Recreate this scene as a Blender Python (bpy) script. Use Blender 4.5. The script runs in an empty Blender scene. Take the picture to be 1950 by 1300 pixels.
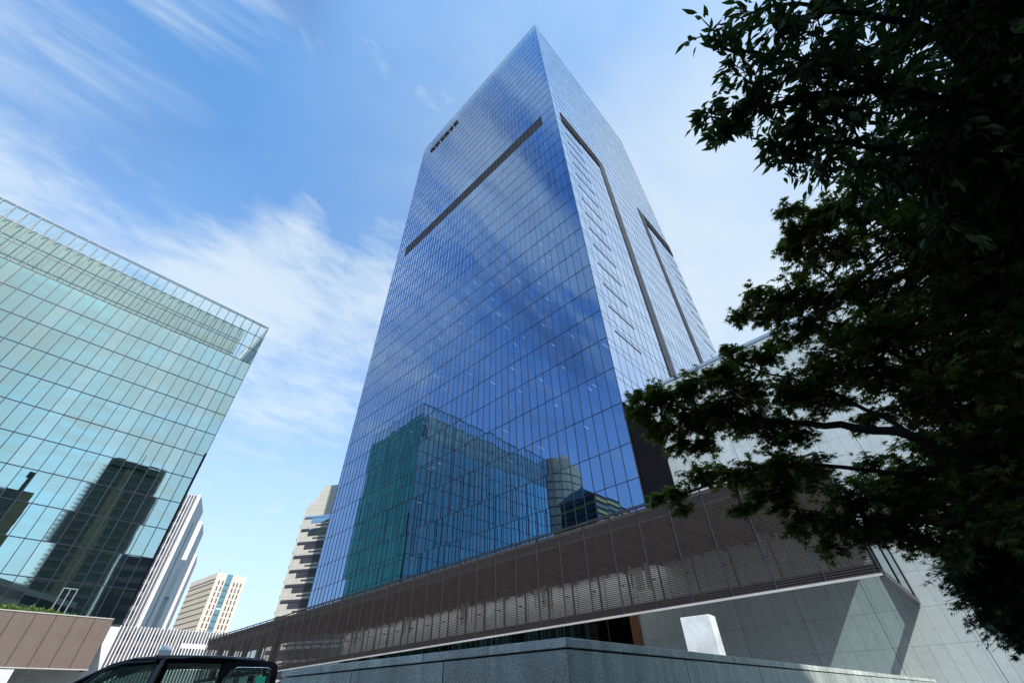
import bpy, bmesh, math, random
import numpy as np
from mathutils import Vector, Matrix, noise
rad = math.radians
SC = bpy.context.scene
COL = SC.collection

# ------------------------------------------------------------------ camera
FPX, PITCH, ROLL, EYE = 798.0, rad(41.4), rad(-1.7), 1.4
_F = Vector((0, math.cos(PITCH), math.sin(PITCH)))
_U = Vector((0, -math.sin(PITCH), math.cos(PITCH)))
_R = Vector((1, 0, 0))
CR = math.cos(ROLL) * _R + math.sin(ROLL) * _U
CU = -math.sin(ROLL) * _R + math.cos(ROLL) * _U
cam = bpy.data.cameras.new('camera')
camo = bpy.data.objects.new('camera', cam)
COL.objects.link(camo)
cam.sensor_fit = 'HORIZONTAL'
cam.sensor_width = 36.0
cam.lens = 36.0 * FPX / 1950.0
cam.clip_start = 0.1
cam.clip_end = 6000
camo.matrix_world = Matrix(((CR.x, CU.x, -_F.x, 0), (CR.y, CU.y, -_F.y, 0), (CR.z, CU.z, -_F.z, EYE), (0, 0, 0, 1)))
SC.camera = camo
def ray(px, py):
    return (CR * ((px - 975) / FPX) - CU * ((py - 650) / FPX) + _F)
def at(px, py, d):
    """point seen in direction (px,py) of the 1950x1300 photo, d metres from the eye"""
    return Vector((0, 0, EYE)) + ray(px, py).normalized() * d
def project(p):
    q = Vector(p) - Vector((0, 0, EYE))
    zc = q.dot(_F)
    if zc < 0.05: return None
    return 975 + FPX * q.dot(CR) / zc, 650 - FPX * q.dot(CU) / zc

# ------------------------------------------------------------------ light
SUN_AZ, SUN_EL = rad(154.5), rad(46.8)
sd = bpy.data.lights.new('sun', 'SUN')
sd.energy = 4.2
sd.angle = rad(0.5)
sd.color = (1.0, 0.95, 0.87)
so = bpy.data.objects.new('sun', sd)
COL.objects.link(so)
sv = Vector((math.sin(SUN_AZ) * math.cos(SUN_EL), math.cos(SUN_AZ) * math.cos(SUN_EL), math.sin(SUN_EL)))
so.rotation_euler = sv.to_track_quat('Z', 'Y').to_euler()
so.location = sv * 300

SC.view_settings.view_transform = 'Standard'
SC.view_settings.look = 'None'
SC.view_settings.exposure = 0.8
SC.view_settings.gamma = 1.0
SC.cycles.max_bounces = 7
SC.cycles.glossy_bounces = 4
SC.cycles.diffuse_bounces = 3
SC.cycles.transparent_max_bounces = 24
SC.cycles.caustics_reflective = False
SC.cycles.caustics_refractive = False
SC.cycles.use_denoising = True

# ------------------------------------------------------------------ node helpers
class NT:
    def __init__(s, tree):
        s.t = tree; s.n = tree.nodes; s.l = tree.links
    def node(s, typ, **kw):
        nd = s.n.new(typ)
        for k, v in kw.items(): setattr(nd, k, v)
        return nd
    def put(s, sock, v):
        if hasattr(v, 'is_output') or isinstance(v, bpy.types.NodeSocket): s.l.new(v, sock)
        else: sock.default_value = v
    def math(s, op, a, b=None, c=None, clamp=False):
        nd = s.node('ShaderNodeMath', operation=op, use_clamp=clamp)
        s.put(nd.inputs[0], a)
        if b is not None: s.put(nd.inputs[1], b)
        if c is not None: s.put(nd.inputs[2], c)
        return nd.outputs[0]
    def vmath(s, op, a, b=None):
        nd = s.node('ShaderNodeVectorMath', operation=op)
        s.put(nd.inputs[0], a)
        if b is not None: s.put(nd.inputs[1], b)
        return nd.outputs['Value'] if op in ('DOT_PRODUCT', 'LENGTH') else nd.outputs[0]
    def mix(s, f, a, b, mode='MIX'):
        nd = s.node('ShaderNodeMix', data_type='RGBA', blend_type=mode)
        s.put(nd.inputs[0], f)
        s.put(nd.inputs[6], a if not isinstance(a, tuple) else (*a[:3], 1))
        s.put(nd.inputs[7], b if not isinstance(b, tuple) else (*b[:3], 1))
        return nd.outputs[2]
    def ramp(s, v, lo, hi, a=0.0, b=1.0, smooth=True):
        nd = s.node('ShaderNodeMapRange', interpolation_type='SMOOTHSTEP' if smooth else 'LINEAR')
        s.put(nd.inputs[0], v); nd.inputs[1].default_value = lo; nd.inputs[2].default_value = hi
        nd.inputs[3].default_value = a; nd.inputs[4].default_value = b
        return nd.outputs[0]
    def noise(s, vec, scale, detail=4, rough=0.5, dist=0.0):
        nd = s.node('ShaderNodeTexNoise')
        if vec is not None: s.put(nd.inputs['Vector'], vec)
        nd.inputs['Scale'].default_value = scale; nd.inputs['Detail'].default_value = detail
        nd.inputs['Roughness'].default_value = rough; nd.inputs['Distortion'].default_value = dist
        return nd.outputs[0]

# ------------------------------------------------------------------ sky with clouds
W = bpy.data.worlds.new('World')
SC.world = W
W.use_nodes = True
T = NT(W.node_tree)
T.n.clear()
sky = T.node('ShaderNodeTexSky', sky_type='NISHITA')
sky.sun_disc = False
sky.sun_elevation = SUN_EL
sky.sun_rotation = SUN_AZ
sky.altitude = 0; sky.air_density = 1.0; sky.dust_density = 1.2; sky.ozone_density = 3.0
dirv = T.vmath('NORMALIZE', T.node('ShaderNodeTexCoord').outputs['Generated'])
sep = T.node('ShaderNodeSeparateXYZ'); T.l.new(dirv, sep.inputs[0])
zc = T.math('ADD', T.math('MAXIMUM', sep.outputs[2], 0.0), 0.10)
cx = T.math('DIVIDE', sep.outputs[0], zc); cy = T.math('DIVIDE', sep.outputs[1], zc)
ca, sa = math.cos(rad(47)), math.sin(rad(47))
ua = T.math('ADD', T.math('MULTIPLY', cx, ca), T.math('MULTIPLY', cy, sa))
ub = T.math('SUBTRACT', T.math('MULTIPLY', cy, ca), T.math('MULTIPLY', cx, sa))
def cvec(fa, fb, off):
    nd = T.node('ShaderNodeCombineXYZ')
    T.put(nd.inputs[0], T.math('MULTIPLY', ua, fa)); T.put(nd.inputs[1], T.math('MULTIPLY', ub, fb)); nd.inputs[2].default_value = off
    return nd.outputs[0]
n_big = T.noise(cvec(1.0, 1.6, 3.1), 1.3, 7, 0.6, 0.5)
n_str = T.noise(cvec(0.8, 4.2, 7.7), 1.8, 6, 0.55, 0.5)
n_puf = T.noise(cvec(1.7, 2.6, 1.3), 3.2, 7, 0.62, 0.35)
def mask(px, py, r0, r1):
    d = ray(px, py).normalized()
    dp = T.vmath('DOT_PRODUCT', dirv, tuple(d))
    return T.ramp(dp, math.cos(rad(r1)), math.cos(rad(r0)))
def maskd(az, el, r0, r1):
    d = (math.sin(rad(az)) * math.cos(rad(el)), math.cos(rad(az)) * math.cos(rad(el)), math.sin(rad(el)))
    return T.ramp(T.vmath('DOT_PRODUCT', dirv, d), math.cos(rad(r1)), math.cos(rad(r0)))
cov = T.math('MULTIPLY', maskd(-60, 42, 10, 36), 0.022)
for m, w in ((mask(200, 400, 3, 24), 0.14), (mask(610, 600, 3, 20), 0.13), (mask(430, 470, 2, 14), 0.06), (mask(40, 190, 2, 14), 0.06),
             (mask(330, 210, 3, 16), -0.22), (mask(570, 370, 3, 13), -0.09), (mask(540, 180, 3, 12), -0.04),
             (mask(760, 60, 3, 16), 0.05), (maskd(135, 36, 8, 27), 0.19), (maskd(-88, 55, 14, 38), -0.04)):
    cov = T.math('ADD', cov, T.math('MULTIPLY', m, w))
n_iso = T.noise(cvec(1.35, 2.0, 5.2), 2.7, 9, 0.58, 0.45)
n_iso2 = T.noise(cvec(1.2, 2.3, 8.8), 7.0, 7, 0.6, 0.3)
base = T.math('ADD', T.math('ADD', T.math('MULTIPLY', n_big, 0.28), T.math('MULTIPLY', n_iso, 0.38)), T.math('MULTIPLY', n_iso2, 0.34))
cl = T.math('MULTIPLY', T.ramp(T.math('ADD', base, cov), 0.47, 0.80), 0.84)
# thin high cirrus
cir = T.noise(cvec(1.15, 2.1, 4.4), 2.9, 9, 0.64, 0.7)
cl2 = T.math('MULTIPLY', T.ramp(T.math('ADD', cir, T.math('MULTIPLY', cov, 0.4)), 0.50, 0.84), 0.30)
cl4 = T.math('MULTIPLY', T.math('MULTIPLY', T.ramp(cir, 0.46, 0.82), 0.34), T.math('MAXIMUM', mask(590, 30, 3, 20), T.math('MULTIPLY', mask(190, 20, 3, 15), 0.7)))
# broader streaks that only the glass of the tower mirrors
cl3 = T.math('MULTIPLY', T.math('MULTIPLY', T.ramp(T.noise(cvec(0.6, 3.0, 12.3), 1.9, 6, 0.55, 0.4), 0.43, 0.62), 0.74), maskd(-103, 55, 13, 26))
cloud = T.math('MAXIMUM', T.math('MAXIMUM', cl, cl2), T.math('MAXIMUM', cl3, cl4))
# thin bright veil on the right of the tower and towards the horizon
veil = T.math('MULTIPLY', mask(1420, 480, 4, 38), T.ramp(n_big, 0.25, 0.7, 0.62, 0.96))
veil2 = T.math('MULTIPLY', mask(1300, 200, 2, 52), T.ramp(n_big, 0.3, 0.7, 0.22, 0.44))
veil3 = T.math('MULTIPLY', maskd(62, 50, 8, 34), 0.55)
low = T.math('MULTIPLY', T.math('POWER', T.math('SUBTRACT', 1.0, T.math('MAXIMUM', sep.outputs[2], 0.0)), 1.6), 0.96, clamp=True)
cloud = T.math('MAXIMUM', T.math('MAXIMUM', cloud, veil), T.math('MAXIMUM', veil2, veil3))
skyc = T.mix(1.0, sky.outputs[0], (0.74, 1.36, 1.60), 'MULTIPLY')
low = T.math('MULTIPLY', low, T.math('SUBTRACT', 1.0, T.math('MULTIPLY', maskd(160, 18, 8, 32), 0.97)))
deep = T.math('MULTIPLY', maskd(-98, 52, 12, 28), T.ramp(T.noise(cvec(0.7, 2.2, 21.0), 1.1, 4, 0.5, 0.4), 0.42, 0.60, 0.80, 0.12))
skyc = T.mix(deep, skyc, (0.16, 0.60, 1.75))
skyc = T.mix(T.math('MULTIPLY', maskd(160, 20, 6, 27), 0.80), skyc, (0.42, 1.0, 1.35))
skyc = T.mix(low, skyc, (3.55, 3.74, 4.08))
skyc = T.mix(T.math('MULTIPLY', cloud, 0.92), skyc, (3.60, 4.10, 4.40))
bg = T.node('ShaderNodeBackground')
T.l.new(skyc, bg.inputs[0]); bg.inputs[1].default_value = 0.13
out = T.node('ShaderNodeOutputWorld'); T.l.new(bg.outputs[0], out.inputs[0])

# ------------------------------------------------------------------ materials
MAT = {}
def new_mat(name):
    m = bpy.data.materials.new(name); m.use_nodes = True
    t = NT(m.node_tree); t.n.clear()
    o = t.node('ShaderNodeOutputMaterial')
    MAT[name] = m
    return m, t, o
def principled(t, o, col, rough=0.6, metal=0.0, spec=0.5):
    p = t.node('ShaderNodeBsdfPrincipled')
    t.put(p.inputs['Base Color'], (*col, 1) if isinstance(col, tuple) else col)
    t.put(p.inputs['Roughness'], rough); p.inputs['Metallic'].default_value = metal
    p.inputs['Specular IOR Level'].default_value = spec
    t.l.new(p.outputs[0], o.inputs[0])
    return p
def rough_mat(name, col, rough=0.6, var=0.15, scale=0.6, metal=0.0, fine=0.0, spec=0.5, bump=0.0):
    m, t, o = new_mat(name)
    tc = t.node('ShaderNodeTexCoord').outputs['Object']
    n = t.noise(tc, scale, 6, 0.6)
    k = t.ramp(n, 0.25, 0.75, 1 - var, 1 + var)
    if fine:
        k = t.math('MULTIPLY', k, t.ramp(t.noise(tc, scale * 40, 3, 0.7), 0.3, 0.7, 1 - fine, 1 + fine))
    c = t.mix(1.0, col, k, 'MULTIPLY')
    p = principled(t, o, c, rough, metal, spec)
    if bump:
        b = t.node('ShaderNodeBump'); b.inputs['Strength'].default_value = 0.5; b.inputs['Distance'].default_value = bump
        t.put(b.inputs['Height'], t.noise(tc, scale * 30, 4, 0.6)); t.l.new(b.outputs[0], p.inputs['Normal'])
    return m
def glass_mat(name, refl, graze, trans, base=0.5, pw=3.0, wav=0.004, wsc=0.5, var=0.12, rough=0.0):
    """coated curtain wall glass: tinted mirror reflection over a dim see-through"""
    m, t, o = new_mat(name)
    geo = t.node('ShaderNodeNewGeometry')
    obi = t.node('ShaderNodeObjectInfo')
    rnd = t.math('FRACT', t.math('ADD', geo.outputs['Random Per Island'], obi.outputs['Random']))
    tc = t.node('ShaderNodeTexCoord').outputs['Object']
    b = t.node('ShaderNodeBump'); b.inputs['Strength'].default_value = 1.0; b.inputs['Distance'].default_value = wav
    t.put(b.inputs['Height'], t.noise(tc, wsc, 2, 0.4))
    lw = t.node('ShaderNodeLayerWeight'); lw.inputs[0].default_value = 0.5
    f = t.math('POWER', lw.outputs['Facing'], pw)
    rc = t.mix(f, refl, graze)
    rc = t.mix(1.0, rc, t.ramp(rnd, 0, 1, 1 - var, 1.0, False), 'MULTIPLY')
    g = t.node('ShaderNodeBsdfGlossy'); g.inputs['Roughness'].default_value = rough
    t.l.new(rc, g.inputs[0]); t.l.new(b.outputs[0], g.inputs['Normal'])
    tr = t.node('ShaderNodeBsdfTransparent'); tr.inputs[0].default_value = (*trans, 1)
    mx = t.node('ShaderNodeMixShader')
    t.put(mx.inputs[0], t.ramp(f, 0, 1, base, 1.0, False))
    t.l.new(tr.outputs[0], mx.inputs[1]); t.l.new(g.outputs[0], mx.inputs[2]); t.l.new(mx.outputs[0], o.inputs[0])
    return m
def emit_mat(name, col, st):
    m, t, o = new_mat(name)
    e = t.node('ShaderNodeEmission'); e.inputs[0].default_value = (*col, 1); e.inputs[1].default_value = st
    t.l.new(e.outputs[0], o.inputs[0]); return m
def leaf_mat(name, c1, c2, trans=0.35):
    m, t, o = new_mat(name)
    geo = t.node('ShaderNodeNewGeometry')
    tc = t.node('ShaderNodeTexCoord').outputs['Object']
    r = geo.outputs['Random Per Island']
    k = t.math('ADD', t.math('MULTIPLY', r, 0.6), t.math('MULTIPLY', t.noise(tc, 1.1, 3, 0.5), 0.5))
    c = t.mix(t.ramp(k, 0.25, 0.9), c1, c2)
    p = t.node('ShaderNodeBsdfPrincipled'); t.l.new(c, p.inputs['Base Color']); p.inputs['Roughness'].default_value = 0.45
    p.inputs['Specular IOR Level'].default_value = 0.35
    tl = t.node('ShaderNodeBsdfTranslucent'); t.l.new(t.mix(1.0, c, (1.3, 1.25, 0.5), 'MULTIPLY'), tl.inputs[0])
    mx = t.node('ShaderNodeMixShader'); mx.inputs[0].default_value = trans
    t.l.new(p.outputs[0], mx.inputs[1]); t.l.new(tl.outputs[0], mx.inputs[2]); t.l.new(mx.outputs[0], o.inputs[0])
    return m
def stone_mat(name, col, bw, bh, big, joint=(0.16, 0.17, 0.18), var=0.10, rough=0.45, jw=0.012, axis='XZ'):
    """stone panels: per-panel tone, veins, thin joints and a heavier joint every few panels"""
    m, t, o = new_mat(name)
    tc = t.node('ShaderNodeTexCoord').outputs['Object']
    s = t.node('ShaderNodeSeparateXYZ'); t.l.new(tc, s.inputs[0])
    cv = t.node('ShaderNodeCombineXYZ'); t.l.new(s.outputs[0], cv.inputs[0]); t.l.new(s.outputs[2], cv.inputs[1])
    br = t.node('ShaderNodeTexBrick'); t.l.new(cv.outputs[0], br.inputs[0])
    br.offset = 0.0; br.squash = 1.0
    br.inputs['Scale'].default_value = 1.0; br.inputs['Mortar Size'].default_value = jw
    br.inputs['Brick Width'].default_value = bw; br.inputs['Row Height'].default_value = bh
    br.inputs['Mortar Smooth'].default_value = 0.1; br.inputs['Bias'].default_value = 0.0
    br.inputs['Color1'].default_value = (1 - var, 1 - var, 1 - var, 1); br.inputs['Color2'].default_value = (1, 1, 1, 1); br.inputs['Mortar'].default_value = (1, 1, 1, 1)
    ve = t.noise(tc, 1.1, 9, 0.68, 1.2)
    ve2 = t.noise(tc, 5.0, 8, 0.7, 0.6)
    k = t.math('MULTIPLY', t.ramp(ve, 0.3, 0.7, 0.92, 1.04), t.ramp(ve2, 0.3, 0.75, 0.93, 1.05))
    c = t.mix(1.0, t.mix(1.0, col, br.outputs[0], 'MULTIPLY'), k, 'MULTIPLY')
    c = t.mix(t.math('MULTIPLY', br.outputs[1], 0.75), c, joint)
    if big:
        fr = t.math('FRACT', t.math('DIVIDE', s.outputs[0], big))
        hv = t.math('LESS_THAN', t.math('ABSOLUTE', t.math('SUBTRACT', fr, 0.5)), 0.018 / big)
        c = t.mix(hv, c, (0.07, 0.075, 0.08))
    principled(t, o, c, rough)
    return m
rough_mat('asphalt', (0.05, 0.05, 0.052), 0.85, 0.2, 0.3, fine=0.25)
rough_mat('paving', (0.20, 0.20, 0.195), 0.8, 0.15, 0.4, fine=0.2)
rough_mat('mullion', (0.030, 0.032, 0.055), 0.35, 0.1, metal=0.4)
rough_mat('mullion_light', (0.30, 0.34, 0.38), 0.35, 0.1, metal=0.5)
rough_mat('louver_dark', (0.006, 0.007, 0.011), 0.9, 0.2, spec=0.05)
rough_mat('louver_grey', (0.04, 0.045, 0.055), 0.8, 0.2, spec=0.15)
rough_mat('core', (0.05, 0.065, 0.09), 0.8, 0.35, 0.25)
rough_mat('core_green', (0.07, 0.10, 0.095), 0.8, 0.3, 0.3)
rough_mat('louver_green', (0.40, 0.44, 0.385), 0.5, 0.12, 0.4)
rough_mat('steel_white', (0.62, 0.62, 0.64), 0.4, 0.08)
rough_mat('rail_pale', (0.55, 0.52, 0.50), 0.35, 0.1, metal=0.3)
rough_mat('screen_brown', (0.046, 0.034, 0.031), 0.7, 0.14, 0.5, fine=0.10, spec=0.25)
rough_mat('panel_brown', (0.15, 0.115, 0.10), 0.6, 0.08, 0.5, fine=0.12, spec=0.3)
rough_mat('dark_metal', (0.045, 0.045, 0.05), 0.45, 0.15, metal=0.3)
rough_mat('roof_grey', (0.30, 0.30, 0.30), 0.8)
rough_mat('ceiling', (0.10, 0.095, 0.095), 0.7, 0.15)
rough_mat('lamp_tube', (0.55, 0.47, 0.38), 0.4)
rough_mat('wood', (0.22, 0.085, 0.03), 0.5, 0.3, 3)
rough_mat('white_fin', (0.60, 0.60, 0.61), 0.5, 0.06)
rough_mat('purple_panel', (0.09, 0.08, 0.095), 0.5, 0.15)
rough_mat('grey_wall', (0.46, 0.50, 0.49), 0.7, 0.06, 0.05)
rough_mat('grey_wall_light', (0.62, 0.64, 0.63), 0.7, 0.05, 0.05)
rough_mat('grey_wall_dark', (0.36, 0.39, 0.39), 0.7, 0.06, 0.05)
rough_mat('pink_wall', (0.62, 0.52, 0.50), 0.7, 0.06)
rough_mat('beige_wall', (0.50, 0.41, 0.31), 0.7, 0.06, 0.05)
rough_mat('beige_pale', (0.58, 0.50, 0.42), 0.7, 0.05, 0.05)
rough_mat('beige_line', (0.44, 0.34, 0.25), 0.7)
rough_mat('dark_window', (0.035, 0.035, 0.045), 0.15, 0.2, spec=0.8)
rough_mat('tan_wall', (0.36, 0.31, 0.20), 0.7, 0.15, 0.08)
rough_mat('green_wall', (0.05, 0.085, 0.075), 0.5, 0.2, 0.1)
rough_mat('yellow_band', (0.45, 0.33, 0.08), 0.6)
rough_mat('strip_pattern', (0.20, 0.19, 0.13), 0.6, 0.3, 0.6)
rough_mat('navy_wall', (0.02, 0.035, 0.07), 0.4)
rough_mat('black_paint', (0.004, 0.004, 0.007), 0.15, 0.1, spec=0.45)
rough_mat('black_plastic', (0.015, 0.015, 0.017), 0.5)
rough_mat('seat_fabric', (0.03, 0.03, 0.032), 0.9)
rough_mat('rubber', (0.02, 0.02, 0.02), 0.8)
rough_mat('chrome', (0.6, 0.6, 0.62), 0.15, 0.05, metal=1.0)
rough_mat('lamp_white', (0.72, 0.74, 0.76), 0.35)
rough_mat('sticker_green', (0.05, 0.62, 0.34), 0.5)
rough_mat('bark', (0.028, 0.023, 0.018), 0.9, 0.3, 8, bump=0.01)
leaf_mat('leaf_dark', (0.036, 0.078, 0.036), (0.095, 0.16, 0.058), 0.32)
leaf_mat('leaf_maple', (0.060, 0.125, 0.034), (0.24, 0.26, 0.07), 0.45)
leaf_mat('leaf_shrub', (0.025, 0.070, 0.034), (0.055, 0.125, 0.050), 0.30)
leaf_mat('leaf_hedge', (0.05, 0.12, 0.02), (0.13, 0.20, 0.04), 0.2)
emit_mat('fill_light', (1.0, 0.97, 0.95), 4.0)
emit_mat('light_strip', (1.0, 0.98, 0.92), 1.7)
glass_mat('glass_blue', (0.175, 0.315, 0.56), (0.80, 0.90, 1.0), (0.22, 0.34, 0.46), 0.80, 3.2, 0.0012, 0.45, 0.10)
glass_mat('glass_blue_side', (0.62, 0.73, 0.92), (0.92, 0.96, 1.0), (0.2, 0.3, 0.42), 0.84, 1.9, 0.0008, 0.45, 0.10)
glass_mat('glass_green', (0.54, 0.655, 0.575), (0.85, 0.97, 0.95), (0.25, 0.36, 0.34), 0.80, 2.2, 0.0018, 0.35, 0.06)
glass_mat('glass_end_shaded', (0.16, 0.55, 0.32), (0.5, 0.75, 0.7), (0.16, 0.30, 0.26), 0.70, 3.5, 0.004, 0.35, 0.2)  # darker green: the shade on the end face is put into its colour
glass_mat('glass_frit', (0.61, 0.69, 0.60), (0.85, 0.95, 0.92), (0.3, 0.35, 0.32), 0.80, 2.2, 0.002, 0.35, 0.06, 0.03)
glass_mat('glass_clear', (0.75, 0.88, 0.9), (0.9, 0.97, 1.0), (0.80, 0.90, 0.90), 0.14, 2.5, 0.002, 0.5, 0.1)
glass_mat('glass_lobby', (0.35, 0.40, 0.40), (0.85, 0.9, 0.9), (0.10, 0.10, 0.10), 0.08, 3, 0.002, 0.5, 0.1)
glass_mat('glass_teal', (0.45, 0.75, 0.78), (0.8, 0.95, 0.95), (0.05, 0.1, 0.1), 0.6, 2, 0.003, 0.3, 0.2)
glass_mat('glass_sky', (0.5, 0.72, 0.9), (0.8, 0.95, 1.0), (0.04, 0.06, 0.08), 0.6, 2, 0.003, 0.3, 0.2)
glass_mat('glass_car', (0.65, 0.8, 0.76), (0.9, 0.97, 0.95), (0.28, 0.42, 0.38), 0.30, 2.5, 0.001, 0.8, 0.05)
stone_mat('stone_white', (0.51, 0.575, 0.58), 0.809, 1.95, 4.45)
stone_mat('stone_base', (0.66, 0.68, 0.69), 0.9, 1.95, 0)
rough_mat('stone_slab', (0.60, 0.64, 0.66), 0.5, 0.26, 1.6, fine=0.12)
stone_mat('stone_beige', (0.45, 0.43, 0.385), 1.55, 1.62, 0, (0.2, 0.18, 0.16), 0.07, 0.7, 0.03)
def granite(name, col):
    m, t, o = new_mat(name)
    tc = t.node('ShaderNodeTexCoord').outputs['Object']
    n1 = t.noise(tc, 85, 3, 0.75); n2 = t.noise(tc, 1.4, 5, 0.6); n3 = t.noise(tc, 190, 2, 0.6)
    k = t.math('MULTIPLY', t.ramp(n1, 0.32, 0.68, 0.40, 1.75), t.ramp(n2, 0.3, 0.7, 0.85, 1.15))
    k = t.math('MULTIPLY', k, t.ramp(n3, 0.35, 0.65, 0.75, 1.25))
    mp_ = t.node('ShaderNodeMapping'); t.l.new(tc, mp_.inputs[0]); mp_.inputs['Scale'].default_value = (5, 5, 0.35)
    k = t.math('MULTIPLY', k, t.ramp(t.noise(mp_.outputs[0], 1.0, 5, 0.6), 0.35, 0.65, 0.78, 1.12))
    k = t.math('MULTIPLY', k, t.ramp(t.node('ShaderNodeObjectInfo').outputs['Random'], 0, 1, 0.82, 1.10, False))
    c = t.mix(1.0, col, k, 'MULTIPLY')
    p = principled(t, o, c, 0.28, 0, 0.5)
granite('granite', (0.35, 0.40, 0.38))
granite('granite_cap', (0.42, 0.47, 0.45))

# ------------------------------------------------------------------ mesh helpers
class MB:
    def __init__(s): s.v = []; s.f = []
    def quad(s, a, b, c, d):
        n = len(s.v); s.v += [tuple(a), tuple(b), tuple(c), tuple(d)]; s.f.append((n, n + 1, n + 2, n + 3))
    def box(s, x0, x1, y0, y1, z0, z1):
        n = len(s.v)
        if x0 > x1: x0, x1 = x1, x0
        if y0 > y1: y0, y1 = y1, y0
        if z0 > z1: z0, z1 = z1, z0
        s.v += [(x0, y0, z0), (x1, y0, z0), (x1, y1, z0), (x0, y1, z0), (x0, y0, z1), (x1, y0, z1), (x1, y1, z1), (x0, y1, z1)]
        s.f += [(n, n + 3, n + 2, n + 1), (n + 4, n + 5, n + 6, n + 7), (n, n + 1, n + 5, n + 4), (n + 1, n + 2, n + 6, n + 5), (n + 2, n + 3, n + 7, n + 6), (n + 3, n, n + 4, n + 7)]
        return s
    def prism(s, pts, z0, z1):
        n = len(s.v); k = len(pts)
        s.v += [(p[0], p[1], z0) for p in pts] + [(p[0], p[1], z1) for p in pts]
        for i in range(k):
            j = (i + 1) % k; s.f.append((n + i, n + j, n + k + j, n + k + i))
        s.f.append(tuple(n + k + i for i in range(k))); s.f.append(tuple(n + i for i in reversed(range(k))))
        return s
    def tube(s, pts, rads, seg=7):
        pts = [Vector(p) for p in pts]
        n0 = len(s.v)
        for i, p in enumerate(pts):
            d = (pts[min(i + 1, len(pts) - 1)] - pts[max(i - 1, 0)]).normalized()
            a = d.orthogonal().normalized() if i == 0 else (a - d * a.dot(d)).normalized()
            b = d.cross(a)
            for k in range(seg):
                th = 2 * math.pi * k / seg
                s.v.append(tuple(p + (a * math.cos(th) + b * math.sin(th)) * rads[i]))
        for i in range(len(pts) - 1):
            for k in range(seg):
                k2 = (k + 1) % seg
                s.f.append((n0 + i * seg + k, n0 + i * seg + k2, n0 + (i + 1) * seg + k2, n0 + (i + 1) * seg + k))
        s.f.append(tuple(n0 + k for k in reversed(range(seg))))
        e = n0 + (len(pts) - 1) * seg
        s.f.append(tuple(e + k for k in range(seg)))
        return s
    def bar(s, a, b, w, h):
        """square bar between two points"""
        a, b = Vector(a), Vector(b); d = (b - a).normalized()
        u = d.cross(Vector((0, 0, 1)))
        u = Vector((1, 0, 0)) if u.length < 1e-3 else u.normalized()
        v = u.cross(d)
        n = len(s.v)
        for p in (a, b):
            for i, j in ((-1, -1), (1, -1), (1, 1), (-1, 1)): s.v.append(tuple(p + u * (i * w / 2) + v * (j * h / 2)))
        s.f += [(n, n + 1, n + 5, n + 4), (n + 1, n + 2, n + 6, n + 5), (n + 2, n + 3, n + 7, n + 6), (n + 3, n, n + 4, n + 7), (n + 3, n + 2, n + 1, n), (n + 4, n + 5, n + 6, n + 7)]
        return s
    def mesh(s, name):
        me = bpy.data.meshes.new(name); me.from_pydata(s.v, [], s.f); me.update(); return me
    def build(s, name, mat, parent=None, bevel=0.0, smooth=False):
        me = s.mesh(name); me.materials.append(MAT[mat])
        return link(name, me, parent, bevel, smooth)
def link(name, me, parent=None, bevel=0.0, smooth=False):
    o = bpy.data.objects.new(name, me); COL.objects.link(o)
    if parent is not None: o.parent = parent
    if smooth: me.polygons.foreach_set('use_smooth', [True] * len(me.polygons))
    if bevel:
        b = o.modifiers.new('bevel', 'BEVEL'); b.width = bevel; b.segments = 2; b.limit_method = 'ANGLE'
    return o
def tag(o, label, cat, group=None):
    o['label'] = label; o['category'] = cat
    if group: o['group'] = group
    return o
def thing(name, label, cat, loc=(0, 0, 0), xdir=(1, 0), group=None):
    o = bpy.data.objects.new(name, None); COL.objects.link(o)
    o.location = loc; o.rotation_euler = (0, 0, math.atan2(xdir[1], xdir[0])); o.empty_display_size = 0.5
    return tag(o, label, cat, group)
def copy_of(o, parent):
    c = o.copy(); COL.objects.link(c); c.parent = parent; return c

YA, YB = rad(42.5), rad(41.8)
GROUND = 0.4
NX, NY = 10.90, 35.99
U1 = (-math.cos(YA), math.sin(YA)); U2 = (math.sin(YA), math.cos(YA))
def loc2w(org, xd, p):
    yd = (-xd[1], xd[0])
    return Vector((org[0] + xd[0] * p[0] + yd[0] * p[1], org[1] + xd[1] * p[0] + yd[1] * p[1], p[2]))

# ------------------------------------------------------------------ ground
g = MB(); g.quad((-3000, -3000, GROUND), (3000, -3000, GROUND), (3000, 3000, GROUND), (-3000, 3000, GROUND))
o = g.build('ground', 'asphalt'); o['kind'] = 'structure'
g = MB(); g.prism([(2, 8), (60, 62), (20, 100), (-100, 170), (-120, 130), (-28, 30)], GROUND - 0.3, GROUND + 0.12)
o = g.build('pavement', 'paving'); o['kind'] = 'structure'

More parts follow.
